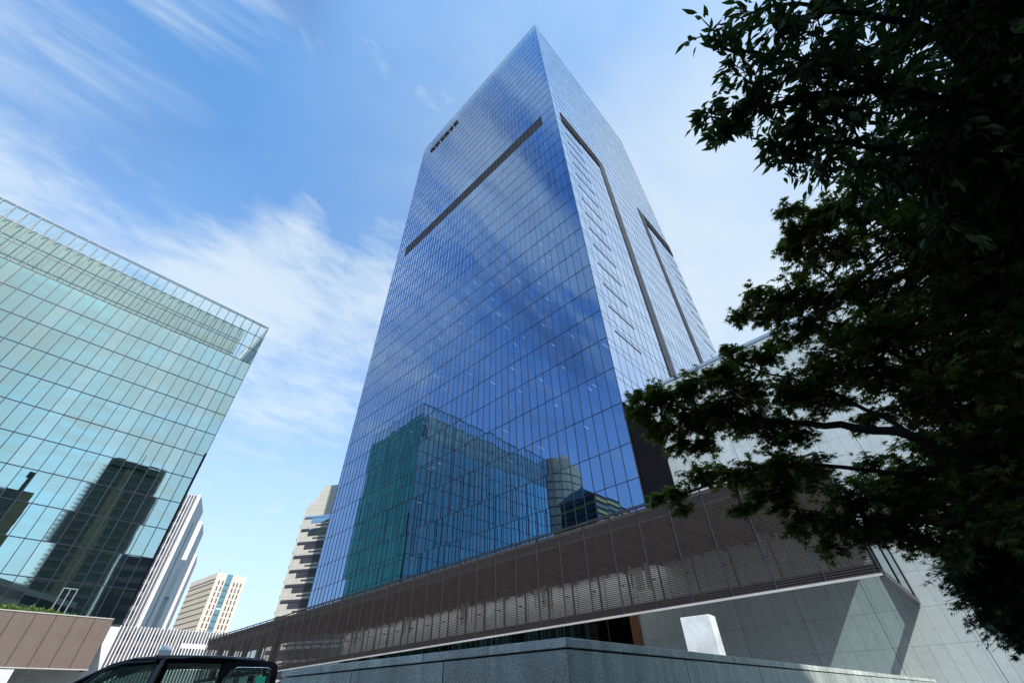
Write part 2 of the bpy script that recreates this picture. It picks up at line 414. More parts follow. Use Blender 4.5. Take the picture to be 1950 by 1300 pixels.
# ------------------------------------------------------------------ curtain wall
RND = random.Random(5)
def curtain(parent, org, xd, side, cols, rows, mat_of, skip, mw=0.07, md=0.10, tilt=0.0016, off=0.0, most=100, mull='mullion', extra_rows=()):
    """panes with tiny random tilts plus one lattice of mullions; side 'front' (y=0 plane) or 'side' (x=0 plane, running to -y)"""
    def P(a, d, z): return (a, d, z) if side == 'front' else (-d, -a, z)
    panes = []
    for i in range(len(cols) - 1):
        for j in range(len(rows) - 1):
            mt = mat_of(i, j)
            if mt is None or skip(i, j): continue
            a0, a1, z0, z1 = cols[i], cols[i + 1], rows[j], rows[j + 1]
            ta, tz = RND.gauss(0, tilt), RND.gauss(0, tilt * 0.8)
            w, h = (a1 - a0) / 2, (z1 - z0) / 2
            q = [P(a0, off - ta * w - tz * h, z0), P(a1, off + ta * w - tz * h, z0), P(a1, off + ta * w + tz * h, z1), P(a0, off - ta * w + tz * h, z1)]
            if side == 'side': q = [q[1], q[0], q[3], q[2]]
            else: q = [q[1], q[0], q[3], q[2]]
            # area in the photograph
            s = [project(loc2w(org, xd, v)) for v in q]
            ar = 0
            if all(s) and sum(0 < p[0] < 1950 and 0 < p[1] < 1300 for p in s) >= 2:
                ar = abs(sum(s[k][0] * s[(k + 1) % 4][1] - s[(k + 1) % 4][0] * s[k][1] for k in range(4))) / 2
            panes.append((ar, q, mt))
    panes.sort(key=lambda t: -t[0])
    for ar, q, mt in panes[:most]:
        b = MB(); b.quad(*q); b.build('window_pane', mt, parent)
    by = {}
    for ar, q, mt in panes[most:]: by.setdefault(mt, MB()).quad(*q)
    for mt, b in by.items():
        o = b.build('window_panes', mt, parent); o['kind'] = 'stuff'
    m = MB()
    def BX(a0, a1, d0, d1, z0, z1):
        p, q = P(a0, d0, z0), P(a1, d1, z1); m.box(p[0], q[0], p[1], q[1], z0, z1)
    for a in cols: BX(a - mw / 2, a + mw / 2, off - 0.05, off + md, rows[0], rows[-1])
    for z in list(rows) + list(extra_rows): BX(cols[0], cols[-1], off - 0.04, off + md * 0.8, z - mw / 2, z + mw / 2)
    m.build('mullion_frame', mull, parent)

# ------------------------------------------------------------------ main glass tower
TORG = (NX, NY, 0.0)
tower = thing('glass_tower', 'tall sharp-cornered blue glass skyscraper with a dark louvre band, centre of the view', 'skyscraper', TORG, U1)
FH, TOPZ, LW_, RW_ = 4.43, 176.2, 60.4, 54.0
trow = [12.7, 14.4, 16.7] + [20.1 + FH * k for k in range(35)] + [172.4, 174.3, TOPZ]
tcol = [LW_ * i / 50 for i in range(51)]
BAND = 3 + 18
NCR = len(trow) - 1
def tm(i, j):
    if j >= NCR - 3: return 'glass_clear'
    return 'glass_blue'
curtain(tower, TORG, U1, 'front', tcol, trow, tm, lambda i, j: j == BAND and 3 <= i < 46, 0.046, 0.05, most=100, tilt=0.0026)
scol = [RW_ * i / 32 for i in range(33)]
bz0, bz1 = trow[BAND], trow[BAND + 1]
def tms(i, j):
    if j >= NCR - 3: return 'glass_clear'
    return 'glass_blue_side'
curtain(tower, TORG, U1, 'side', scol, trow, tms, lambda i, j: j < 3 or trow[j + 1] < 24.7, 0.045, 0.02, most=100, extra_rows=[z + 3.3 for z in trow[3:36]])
m = MB()                                                            # recessed louvre band on the left face
for k in range(15): m.box(tcol[3], tcol[46], -0.20, -0.02, bz0 + k * 0.295 + 0.02, bz0 + k * 0.295 + 0.19)
m.box(tcol[3], tcol[46], -0.5, -0.3, bz0, bz1)
for i in range(3, 47): m.box(tcol[i] - 0.09, tcol[i] + 0.05, -0.1, 0.03, bz0, bz1)
m.build('louver_band', 'louver_grey', tower)
def strip(a0, a1, z0, z1, mt='louver_grey', d=0.13):
    pass
    m = MB(); m.box(-d, -0.03, -a0, -a1, z0, z1)
    n = int((z1 - z0) / 0.5)
    if n < 12:
        for k in range(n): m.box(-d - 0.05, -d, -a0, -a1, z0 + k * 0.5 + 0.1, z0 + k * 0.5 + 0.3)
    return m.build('louver_strip', mt, tower)
strip(2.5, 17.1, bz0 - 0.3, bz1 + 0.3); strip(17.1, 19.5, 26, bz1 + 0.3)
strip(36.5, 38.6, 26, bz1 + 0.3); strip(38.6, 54.0, bz0 - 0.6, bz1 + 0.2)
for k in range(3, 18):                                              # vent slots, one per storey
    z = 20.1 + FH * k + 2.55
    for a0, a1 in ((2.55, 8.8), (47.0, 53.4)):
        MB().box(-0.06, -0.02, -a0, -a1, z, z + 0.20).build('vent_slot', 'dark_window', tower)
m = MB(); m.box(-0.10, 0.0, -0.15, -7.1, 12.7, 24.6)                # black louvred foot of the right face
for k in range(60): m.box(-0.17, -0.10, -0.15, -7.1, 12.75 + k * 0.197, 12.75 + k * 0.197 + 0.09)
m.build('louver_foot', 'louver_dark', tower)
MB().box(1.4, LW_ - 1.4, -1.4, -(RW_ - 1.4), 12.8, 170.6).build('inner_core', 'core', tower)
m = MB()                                                            # open crown: back frames of the rooftop screen
for a in range(0, 51, 2): m.box(tcol[a] - 0.06, tcol[a] + 0.06, -2.4, -2.2, 170.6, 175.6)
for z in (172.4, 174.3, 175.6): m.box(0.5, LW_ - 0.5, -2.4, -2.25, z - 0.07, z + 0.07)
for a in range(0, 33, 2): m.box(2.2, 2.4, -scol[a] - 0.06, -scol[a] + 0.06, 170.6, 175.6)
for z in (172.4, 174.3, 175.6): m.box(2.25, 2.4, -0.5, -RW_ + 0.5, z - 0.07, z + 0.07)
m.build('crown_frame', 'mullion_light', tower)
MB().box(LW_ - 0.02, LW_ + 0.15, 0.0, -RW_, 12.7, 171).build('far_wall', 'mullion_light', tower)
rg = random.Random(9)
for gi, (c0, c1) in enumerate(((38.4, 40.9), (41.3, 43.2), (43.6, 46.2), (46.5, 48.7), (49.2, 51.6), (51.9, 54.6))):
    m = MB(); z0 = 164.2                                            # blocky raised sign seen almost edge-on
    for k in range(3): m.box(c0 + (c1 - c0) * k / 3, c0 + (c1 - c0) * (k + 0.72) / 3, 0.12, 0.45, z0 + rg.choice((0, 0.5)), z0 + 2.3 - rg.choice((0, 0.4)))
    m.box(c0, c1, 0.12, 0.4, z0 + 0.9, z0 + 1.4)
    m.build('sign_block', 'black_plastic', tower)
stripm = MB().box(-0.06, 0.06, -1.9, -0.1, 0, 0.05).mesh('ceiling_light'); stripm.materials.append(MAT['light_strip'])
rl = random.Random(21); nl = 0
cells = []
for j in range(3, 13):
    for i in range(0, 34):
        if rl.random() < (0.42 if j > 3 else 0.25) * (1.0 if (i * 7 + j * 3) % 5 < 3 else 0.15): cells.append((i, j))
rl.shuffle(cells)
for i, j in cells[:58]:
    o = link('ceiling_light', stripm, tower); nl += 1
    o.location = (tcol[i] + 0.35 + rl.choice((0, 0.45)), -0.25 if j > 4 else -0.5, trow[j + 1] - 0.35); o.scale = (0.9, rl.choice((0.4, 0.55, 0.6)), 1)

# ------------------------------------------------------------------ left glass building
LORG = (-53.3, 66.0, 0.0)
W2 = (math.sin(YB), math.cos(YB)); LX = (-W2[0], -W2[1])
left = thing('glass_office_building', 'pale green glass office block with open framed crown, left edge of the view', 'office building', LORG, LX)
lrow = [11.25] + [15.3 + 4.02 * k for k in range(11)] + [58.9, 62.3, 65.6]
lcol = [1.58 * i for i in range(33)]
def lm(i, j):
    if j >= 11: return 'glass_clear'
    return 'glass_frit' if i % 5 == 2 else 'glass_green'
curtain(left, LORG, LX, 'front', lcol, lrow, lm, lambda i, j: False, 0.09, 0.10, tilt=0.0022, most=100)
ecol = [1.58 * i for i in range(17)]
curtain(left, LORG, LX, 'side', ecol, lrow, lambda i, j: 'glass_clear' if j >= 13 else 'glass_end_shaded', lambda i, j: False, 0.09, 0.03, tilt=0.003, most=0)
LL, LD = lcol[-1], ecol[-1]
MB().box(0.9, LL - 0.5, -0.9, -LD + 0.5, 11.3, 55.2).build('inner_core', 'core_green', left)
m = MB()                                                            # louvred plant screen behind the crown glass
for k in range(33): m.box(3.4, LL - 1.0, -1.75, -1.5, 55.6 + k * 0.245, 55.6 + k * 0.245 + 0.15)
m.box(3.4, LL - 1.0, -1.95, -1.78, 55.5, 63.7)
m.build('plant_louver', 'louver_green', left)
MB().box(3.4, LL - 1.0, -2.0, -LD + 3, 55.3, 63.6).build('plant_room', 'louver_green', left)
m = MB()
for i in range(0, 33):                                              # raking struts behind the parapet glass
    x = lcol[i]
    m.bar((x, -0.12, 65.4), (x, -1.9, 61.8), 0.10, 0.10)
    if i % 2 == 0 and i < 32: m.bar((x, -0.3, 65.3), (lcol[i + 1], -1.6, 63.0), 0.04, 0.04)
for z in (65.45,): m.box(0.0, LL, -0.35, -0.12, z - 0.07, z + 0.07)
m.build('crown_frame', 'steel_white', left)
m = MB()
for i in range(0, 17): m.bar((0.12, -ecol[i], 65.4), (2.2, -ecol[i], 58.5), 0.10, 0.10)
m.box(0.1, 0.35, 0, -LD, 62.2, 62.4); m.box(0.1, 0.35, 0, -LD, 58.8, 59.0)
m.build('crown_end_frame', 'louver_green', left)
MB().box(0.05, LL, -0.1, -LD, 0.4, 11.2).build('stone_base', 'stone_base', left)
m = MB()                                                            # dark reflection at the glass corner, built as a slatted strip
for k in range(70): m.box(-0.10, 0.22, 0.02, 0.16, 13.5 + k * 0.32, 13.5 + k * 0.32 + 0.2)
m.box(-0.05, 0.20, -0.05, 0.02, 13.4, 36)
m.build('corner_reflection', 'louver_dark', left)
m = MB()                                                            # balcony door leaf in the lowest storey
m.box(6.35, 6.45, 0.12, 0.2, 11.5, 14.6); m.box(7.75, 7.85, 0.12, 0.2, 11.5, 14.6); m.box(7.05, 7.15, 0.12, 0.2, 11.5, 14.6); m.box(6.35, 7.85, 0.12, 0.2, 14.5, 14.62)
m.build('door_frame', 'mullion_light', left)

# ------------------------------------------------------------------ white stone building right of the tower
WORG = loc2w(TORG, U1, (0, -7.11, 0)); WORG.z = 0
stone = thing('stone_building', 'windowless white stone-clad block with thin joints, right behind the trees', 'building', WORG, U1)
MB().box(0.0, -70, -0.01, -30, 0.4, 29.25).build('wall', 'stone_white', stone)
MB().box(0.0, -70.2, 0.05, -30, 29.25, 29.6).build('parapet_cap', 'mullion_light', stone)

# ------------------------------------------------------------------ louvred canopies
def louver_mesh(w, h, pitch, thick, depth):
    m = MB(); n = int(h / pitch)
    for k in range(n):
        z = k * pitch
        m.box(0.03, w - 0.03, -depth, 0, z, z + thick)
    for x in (0.02, w / 2 - 0.012, w - 0.045): m.box(x, x + 0.025, -depth - 0.03, -depth, 0, h)
    me = m.mesh('louver_panel'); me.materials.append(MAT['screen_brown']); return me
SY = 4.35                                                           # screen plane in front of the tower face
canopy = thing('entrance_canopy', 'long brown louvred entrance canopy hanging at the foot of the blue tower', 'canopy', TORG, U1)
BAY = 2.48; x0 = -13.65; NB = 41; Z0, Z1 = 6.10, 12.55
pm = louver_mesh(BAY, Z1 - Z0 - 0.1, 0.12, 0.058, 0.015)
for k in range(NB):
    o = link('louver_panel', pm, canopy); o.location = (x0 + k * BAY, SY, Z0 + 0.08)
postm = MB().box(-0.05, 0.05, -0.80, -0.68, 6.4, 11.5).mesh('post'); postm.materials.append(MAT['dark_metal'])
jm = MB()
jm.box(-0.035, 0.035, -0.02, 0.035, Z0, Z1)
for z in (6.4, 7.9, 9.4, 10.9, 12.2): jm.box(-0.05, 0.05, -0.6, 0.06, z, z + 0.05)
jm = jm.mesh('hanger_rail'); jm.materials.append(MAT['dark_metal'])
for k in range(NB + 1):
    o = link('hanger_rail', jm, canopy); o.location = (x0 + k * BAY, SY, 0)
    if 0 < k: 
        o = link('post', postm, canopy); o.location = (x0 + k * BAY - 0.32, SY, 0)
XE = x0 + NB * BAY
MB().box(x0, XE, SY - 0.06, SY + 0.07, Z0 - 0.07, Z0 + 0.05).build('bottom_rail', 'rail_pale', canopy)
MB().box(x0, XE, SY - 0.06, SY + 0.10, Z1 + 0.0, Z1 + 0.10).build('top_rail', 'louver_grey', canopy)
MB().box(x0, XE, SY - 0.6, SY - 0.15, Z0 + 0.1, Z0 + 0.55).build('lower_strip', 'dark_metal', canopy)  # dark strip behind the foot of the slats
MB().box(x0 + 0.3, 60, SY - 0.2, -7.0, 11.5, 12.5).build('roof_slab', 'ceiling', canopy)
MB().box(60, XE, SY - 0.2, -3.0, 11.0, 12.5).build('roof_slab', 'ceiling', canopy)
m = MB()
for x in range(-13, 60, 2): m.box(x, x + 0.12, SY - 1.0, -7.0, 11.2, 11.5)
m.build('ceiling_rib', 'ceiling', canopy)
for k in range(16): MB().box(3.2 + k * 3.6, 6.2 + k * 3.6, -5.7, -6.1, 11.42, 11.47).build('fill_strip', 'fill_light', canopy)  # unseen light strips added to brighten the lobby wall
MB().box(0.5, 60, -5.38, -5.44, 11.12, 11.5).build('fill_baffle', 'ceiling', canopy)  # added to hide the light strips from below
# glazed end
yw = -7.08
MB().box(x0 - 0.02, x0 + 0.28, SY - 0.05, yw, 10.7, 12.6).build('end_fascia', 'dark_metal', canopy)
MB().box(x0 - 0.10, x0 + 0.16, SY, yw, Z0 - 0.12, Z0 + 0.22).build('end_beam', 'dark_metal', canopy)
MB().box(x0 - 0.04, x0 - 0.015, SY, yw, Z0 + 0.24, 12.5).build('end_glass', 'glass_clear', canopy)
for y in (SY - 0.1, -1.2, yw + 0.45):
    MB().box(x0 - 0.08, x0 + 0.12, y - 0.02, y - 0.40, Z0 + 0.22, 10.7).build('end_post', 'louver_dark', canopy)
# lobby wall under the tower
wl = thing('lobby_wall', 'stone lobby wall with dark glass doors seen below the brown canopy', 'wall', TORG, U1)
MB().box(6.6, 60, -7.12, -8.0, 8.3, 11.5).build('stone_panel', 'stone_white', wl)
MB().box(0.0, 6.6, -7.12, -8.0, 0.4, 11.5).build('stone_panel', 'stone_white', wl)
MB().box(6.6, 7.5, -7.0, -7.6, 0.4, 8.3).build('wood_post', 'wood', wl)
for i in range(20):
    MB().box(7.5 + i * 2.62, 7.5 + (i + 1) * 2.62 - 0.09, -7.3, -7.36, 0.5, 8.25).build('glass_door', 'glass_lobby', wl)
m = MB()
for i in range(21): m.box(7.5 + i * 2.62 - 0.09, 7.5 + i * 2.62, -7.2, -7.45, 0.4, 8.3)
m.box(7.5, 60, -7.2, -7.45, 3.6, 3.7)
m.build('door_frame', 'dark_metal', wl)
MB().box(7.5, 60, -11, -11.3, 0.4, 8.3).build('lobby_back', 'core', wl)
colm = MB().box(-0.35, 0.35, -0.35, 0.35, GROUND, 11.5).mesh('pillar'); colm.materials.append(MAT['dark_metal'])
for i, x in enumerate((63, 69, 75, 81, 87)):
    o = link('canopy_pillar', colm, canopy); o.location = (x, 2.0, 0)

# pendant lamps under the canopy
def pendant(x, label):
    w = loc2w(TORG, U1, (x, 2.0, 11.5))
    t = thing('pendant_lamp', label, 'lamp', w, U1, 'pendant lamps under the entrance canopy')
    r = random.Random(int(x * 10))
    for k in range(7):
        lx, ly, d = -0.75 + 0.25 * k, r.uniform(-0.3, 0.3), r.uniform(1.8, 2.3)
        MB().tube([(lx, ly, -d), (lx, ly, -d - 1.5)], [0.075, 0.075], 8).build('lamp_tube', 'lamp_tube', t)
        MB().tube([(lx, ly, 0.0), (lx, ly, -d)], [0.012, 0.012], 5).build('cable', 'dark_metal', t)
for x, l in ((-9.0, 'pendant lamp of hanging tubes in the rightmost bays of the canopy'), (0.65, 'pendant lamp of hanging tubes second from the right under the canopy'),
             (10.2, 'pendant lamp of hanging tubes above the corner of the granite wall'), (20.3, 'pendant lamp of hanging tubes fourth from the right under the canopy'),
             (30.0, 'pendant lamp of hanging tubes fifth from the right under the canopy'), (40.0, 'pendant lamp of hanging tubes farthest left under the canopy')):
    pendant(x, l)

# left canopy
lcan = thing('entrance_canopy', 'brown louvred canopy at the foot of the pale green glass block', 'canopy', LORG, LX)
LB = 1.84; lx0 = 1.75; lz0, lz1 = 6.25, 11.2
pm2 = louver_mesh(LB, lz1 - lz0, 0.095, 0.085, 0.04)
jm2 = MB().box(-0.03, 0.03, -0.03, 0.04, lz0, lz1).mesh('hanger_rail'); jm2.materials.append(MAT['dark_metal'])
for k in range(14):
    o = link('louver_panel', pm2, lcan); pm2.materials[0] = MAT['panel_brown']; o.location = (lx0 + k * LB, 4.4, lz0)
    o = link('hanger_rail', jm2, lcan); o.location = (lx0 + k * LB, 4.4, 0)
lxe = lx0 + 14 * LB
MB().box(lx0, lxe, 4.3, 4.46, lz0 - 0.10, lz0).build('bottom_rail', 'rail_pale', lcan)
MB().box(lx0, lxe, 4.3, 4.46, lz1, lz1 + 0.10).build('top_rail', 'rail_pale', lcan)
MB().box(lx0 + 0.05, lxe, 4.2, 0.0, lz1 - 0.5, lz1).build('roof_slab', 'ceiling', lcan)
MB().box(lx0 + 0.3, lxe, 4.1, 3.9, lz0 + 0.1, lz1 - 0.5).build('lining', 'ceiling', lcan)
MB().box(lx0 - 0.03, lx0 + 0.10, 4.3, 0.0, lz0 - 0.05, lz0 + 0.2).build('end_beam', 'dark_metal', lcan)
MB().box(lx0 - 0.02, lx0 + 0.0, 4.3, 0.0, lz0 + 0.2, lz1 - 0.5).build('end_glass', 'glass_clear', lcan)

# ------------------------------------------------------------------ leaf clouds
def leaf_cloud(name, mat, parent, P, Dv, Nv, size, kind='maple'):
    """many leaf blades in one crown mesh. P positions, Dv tip directions, Nv normals, size lengths"""
    n = len(P)
    if kind == 'maple':
        tips = [(-138, .42), (-92, .72), (-46, .95), (0, 1.1), (46, .95), (92, .72), (138, .42)]
        vals = [-165, -116, -69, -23, 23, 69, 116, 165]
        tv = [(0, 0.0, 0)]
        for k, a in enumerate(vals):
            r = 0.30 if 0 < k < 7 else 0.10
            tv.append((math.sin(rad(a)) * r, math.cos(rad(a)) * r, 0.0))
        for a, r in tips: tv.append((math.sin(rad(a)) * r, math.cos(rad(a)) * r, -0.16 * r * r))
        tf = [(0, 1 + k, 9 + k, 2 + k) for k in range(7)]
        tv = np.array(tv); tv[:, 1] += 0.15; tv *= 0.55
    elif kind == 'lance':
        tv = np.array([(0, 0, 0), (.13, .25, .03), (.15, .52, .02), (0, 1.0, -.12), (-.15, .52, .02), (-.13, .25, .03), (0, .3, -.02), (0, .6, -.03)])
        tf = [(0, 1, 6, 0), (1, 2, 7, 6), (2, 3, 7, 2), (0, 6, 5, 0), (6, 7, 4, 5), (7, 3, 4, 7)]
        tf = [tuple(dict.fromkeys(f)) for f in tf]
    else:
        tv = np.array([(0, 0, 0), (.28, .4, 0), (0, 1.0, -.1), (-.28, .4, 0)]); tf = [(0, 1, 2, 3)]
    Dv = Dv / np.linalg.norm(Dv, axis=1, keepdims=True)
    Nv = Nv - Dv * (Nv * Dv).sum(1, keepdims=True); Nv /= (np.linalg.norm(Nv, axis=1, keepdims=True) + 1e-9)
    S = np.cross(Dv, Nv)
    V = P[:, None, :] + size[:, None, None] * (S[:, None, :] * tv[None, :, 0:1] + Dv[:, None, :] * tv[None, :, 1:2] + Nv[:, None, :] * tv[None, :, 2:3])
    k = len(tv)
    idx = np.concatenate([np.array(f) for f in tf]); ls = np.array([len(f) for f in tf])
    loops = (idx[None, :] + (np.arange(n) * k)[:, None]).ravel()
    tot = np.tile(ls, n); starts = np.concatenate([[0], np.cumsum(tot)[:-1]])
    me = bpy.data.meshes.new(name)
    me.vertices.add(n * k); me.vertices.foreach_set('co', V.reshape(-1).astype(np.float32))
    me.loops.add(len(loops)); me.loops.foreach_set('vertex_index', loops.astype(np.int32))
    me.polygons.add(len(tot)); me.polygons.foreach_set('loop_start', starts.astype(np.int32)); me.polygons.foreach_set('loop_total', tot.astype(np.int32))
    me.update(calc_edges=True); me.validate()
    me.materials.append(MAT[mat])
    return link(name, me, parent)
nr = np.random.default_rng(11)
def unit(v): return v / (np.linalg.norm(v, axis=-1, keepdims=True) + 1e-9)

# hedge on the left canopy roof
hn = 9000
hx = nr.uniform(5.6, 26, hn); taper = np.clip((hx - 5.5) / 3.5, 0.25, 1)
hp = np.stack([hx, nr.uniform(2.6, 4.2, hn), 11.25 + nr.uniform(0, 1, hn) ** 1.4 * 0.75 * taper * (0.75 + 0.35 * np.sin(hx * 2.1) * np.sin(hx * 5.3))], 1)
hedge = leaf_cloud('hedge', 'leaf_hedge', None, hp, unit(nr.normal(size=(hn, 3)) + [0, 0.4, 0.5]), unit(nr.normal(size=(hn, 3)) + [0, 0.5, 0.7]), nr.uniform(0.12, 0.24, hn), 'plain')
hedge.location = LORG; hedge.rotation_euler = (0, 0, math.atan2(LX[1], LX[0]))
tag(hedge, 'low bright green hedge growing along the roof of the left brown canopy', 'hedge')

# ------------------------------------------------------------------ background buildings
def frame_xy(a, b):
    a, b = Vector(a), Vector(b); d = (b - a).normalized(); return (d.x, d.y)
# white finned tower
ft = thing('finned_tower', 'tall white vertically finned tower with a plain grey side, next to the left glass block', 'office building')
c1 = Vector((-128.5, 167.5)); sdv = Vector((-9.1, 17.0)); fd = Vector((-0.882, -0.472))
c2 = c1 + sdv
MB().prism([c1, c2, c2 + fd * 30, c1 + fd * 30], 0.4, 70).build('wall', 'grey_wall', ft)
fo = thing('finned_front', '', '', (c1.x, c1.y, 0), (fd.x, fd.y))
for k in ('label', 'category'): del fo[k]
fo.parent = ft; fo.name = 'finned_front'
fy = 0.0
MB().box(0, 30, 0.05, 0.25, 9.0, 69.9).build('infill_panel', 'purple_panel', fo)
for i in range(18): MB().box(0.02 + i * 1.05, 0.28 + i * 1.05, 0.25, 0.62, 8.8, 70.1).build('fin', 'white_fin', fo)
MB().box(0.0, 0.9, 0.02, 0.9, 7.9, 70.2).build('corner_pier', 'white_fin', fo)
MB().box(-0.2, 30, 0.0, 1.2, 8.0, 8.7).build('ledge', 'white_fin', fo)
for k in range(14):
    z = 12 + k * 3.95
    for i in (3, 4): MB().box(0.4 + i * 1.05, 1.02 + i * 1.05, 0.26, 0.34, z, z + 2.3).build('window', 'dark_window', fo)
    MB().box(0.4 + 6 * 1.05, 1.02 + 8 * 1.05, 0.26, 0.95, z + 0.2, z + 1.7).build('window', 'glass_sky', fo)
MB().prism([c1 + sdv * 0.42 + Vector((0.05, 0.03)), c1 + sdv * 0.52 + Vector((0.05, 0.03)), c1 + sdv * 0.52 - fd * 0.25, c1 + sdv * 0.42 - fd * 0.25], 0.4, 62).build('side_groove', 'grey_wall_dark', ft)
p, q, r = Vector((-146.9, 197)), Vector((-145.3, 198)), Vector((-154.1, 213.5))
b2 = thing('grey_tower', 'plain pale grey tower standing behind the white finned tower', 'office building')
MB().prism([p, q, r, r + fd * 25, p + fd * 25], 0.4, 70).build('wall', 'grey_wall', b2)
MB().prism([p + fd * 12, p + (q - p) * 0.98, p + (q - p) * 0.98 + Vector((0.3, -0.6)), p + fd * 12 + Vector((0.3, -0.6))], 40, 70.2).build('front_panel', 'grey_wall_light', b2)
p, q = Vector((-179.5, 246.6)), Vector((-176.5, 246.9))
b3 = thing('pinkish_tower', 'thin sliver of a pinkish tower with small dark windows behind the grey towers', 'office building')
qq = q + Vector((-0.52, 0.85)) * 20
MB().prism([p + fd * 25, q, qq, qq + fd * 25], 0.4, 70).build('wall', 'pink_wall', b3)
for k in range(18):
    a = q + (p - q).normalized() * 0.6; b = q + (p - q).normalized() * 2.4; nv = Vector((0.35, -0.9)) * 0.15
    z = 4 + k * 3.6
    MB().prism([a + nv * 0.2, a + nv, b + nv, b + nv * 0.2], z, z + 2.0).build('window', 'dark_window', b3)

# beige tower
A_, B_, C_ = Vector((-280.7, 400.9)), Vector((-241.5, 371.1)), Vector((-227.4, 388.6))
C_ = B_ + Vector(((A_ - B_).y, -(A_ - B_).x)).normalized() * 22.5
bt = thing('beige_tower', 'beige tower with a teal glass strip and window columns, small in the gap', 'office building', (B_.x, B_.y, 0), frame_xy(B_, A_))
wA = (A_ - B_).length
MB().box(0, wA, -22.5, 0, 0.4, 90).build('wall', 'beige_wall', bt)
for k in range(20): MB().box(0.8, wA, 0.0, 0.35, 6 + k * 4.1, 6.4 + k * 4.1).build('ledge', 'beige_line', bt)
MB().box(-0.3, wA, -22.6, 0.4, 86.5, 90.4).build('parapet', 'beige_pale', bt)
MB().box(-0.4, -0.01, -22.5, 0.3, 0.4, 86.5).build('side_wall', 'beige_pale', bt)
MB().box(-0.7, -0.4, -11.5, -7.3, 0.4, 90.3).build('glass_strip', 'glass_teal', bt)
rb = random.Random(3)
for k in range(20):
    z = 4.5 + k * 4.1
    for y in (-2.3, -5.2, -14.0, -16.6, -19.4): MB().box(-0.6, -0.4, y - 0.85, y + 0.0, z, z + 2.9).build('window', 'dark_window', bt)
    MB().box(-0.9, -0.7, -11.2, -7.6, z, z + 0.9).build('blind', 'white_fin' if rb.random() < .35 else 'purple_panel', bt)
MB().tube([(0.5, -0.5, 90), (0.5, -0.5, 95)], [0.25, 0.1], 6).build('antenna', 'mullion_light', bt)

# stepped tower
sx = (0.988, -0.154)
st = thing('stepped_tower', 'grey-beige stone tower with stepped top and ribbon windows, left of the blue tower', 'office building', (-65.1, 137.5, 0), (-sx[0], -sx[1]))
# local x runs to the left of the picture, y towards the camera
for xl, zt in ((0.0, 60.0), (0.9, 58.15), (1.5, 56.5), (3.35, 54.6), (4.15, 53.0)):
    pass
prev = -20
for xl, zt in ((0.0, 60.0), (0.7, 58.15), (1.5, 56.5), (3.35, 54.6), (4.15, 53.0)):
    MB().box(prev, xl, -12 - 0.01 * xl, 0, 0.4, zt).build('wall', 'stone_beige', st); prev = xl
for k in range(14):
    z = 48.0 - k * 3.9
    lit = k < 2
    MB().box(-20, 0.9, 0.01, 0.12, z, z + 2.2).build('window', 'glass_sky' if lit else 'dark_window', st)
    MB().box(0.9, 3.5, 0.01, 0.12, z + 1.55, z + 2.2).build('window', 'glass_sky' if lit and k == 0 else 'dark_window', st)
    MB().box(4.16, 4.5, -1.2, -0.3, z - 1.2, z - 0.3).build('window', 'dark_window', st)
    MB().box(-20, -1.0, 0.0, 0.10, z - 0.95, z - 0.6).build('slot', 'dark_window', st)
    MB().box(-20, 3.5, 0.12, 0.2, z + 1.48, z + 1.60).build('transom', 'mullion', st)

# low white-finned building across the court
la, lb_ = Vector((-87.1, 161.8)), Vector((-112.3, 135.9))
lo = thing('finned_building', 'low building behind a screen of thin white vertical fins, beyond the dark taxi', 'office building', (la.x, la.y, 0), frame_xy(la, lb_))
LWD = (la - lb_).length + 9
MB().box(0, LWD, -8, 0, 0.4, 21.6).build('wall', 'purple_panel', lo)
finm = MB().box(0.0, 0.28, 0.05, 0.5, 1.2, 21.75).mesh('fin'); finm.materials.append(MAT['white_fin'])
for k in range(int(LWD / 0.81)):
    o = link('fin', finm, lo); o.location = (k * 0.81, 0, 0)
for z in (3.0, 7.2, 11.4, 15.6, 18.6):
    for k in range(int(LWD / 3.4)):
        MB().box(k * 3.4 + 0.1, k * 3.4 + 1.9, 0.01, 0.06, z, z + 1.6).build('window', 'glass_sky' if (k + int(z)) % 3 else 'dark_window', lo)
MB().box(0, 18, 0.10, 0.16, 17.4, 18.6).build('spandrel', 'white_fin', lo)

# buildings behind the photographer, seen in the glass
def mface(a, b): return frame_xy(a, b)
dt = thing('dark_tower', 'dark green tower with a patterned strip, mirrored in the left glass block', 'office building', (104.3, -82.0, 0), frame_xy((104.3, -82.0), (120.5, -61.0)))
MB().box(0, 26.5, 0, -24, 0.4, 105).build('wall', 'green_wall', dt)
MB().box(9.5, 13.5, 0, 0.5, 0.4, 107).build('patterned_strip', 'strip_pattern', dt)
for k in range(24): MB().box(0.2, 26.3, 0.02, 0.2, 4 + k * 4.2, 5.3 + k * 4.2).build('window_band', 'dark_window', dt)
m = MB()
for k in range(50): m.tube([(0.0, -1, 4 + k * 2.0), (-2.2, -3, 5.5 + k * 2.0), (0, -8, 7 + k * 2.0)], [0.4, 0.4, 0.4], 5)
m.build('ribbed_corner', 'grey_wall', dt)
m = MB()
m.prism([(0, -2), (3, 1.0), (9, 1.6), (15, 1.6), (22, 1), (26.5, -2), (26.5, -20), (0, -20)], 105, 108.5)
m.build('roof_screen', 'green_wall', dt)
MB().tube([(13.5, -4, 108), (13.5, -4, 117)], [0.4, 0.15], 6).build('antenna', 'grey_wall', dt)
d2 = thing('dark_brick_tower', 'dark tower with a chimney stack, mirrored at the left picture edge in the glass block', 'office building', (93.7, -94.0, 0), frame_xy((93.7, -94.0), (60.0, -126.0)))
MB().box(0, 40, 0, 20, 0.4, 84.5).build('wall', 'green_wall', d2)
MB().box(0, 5, -0.5, -0.02, 0.4, 84.5).build('patterned_strip', 'strip_pattern', d2)
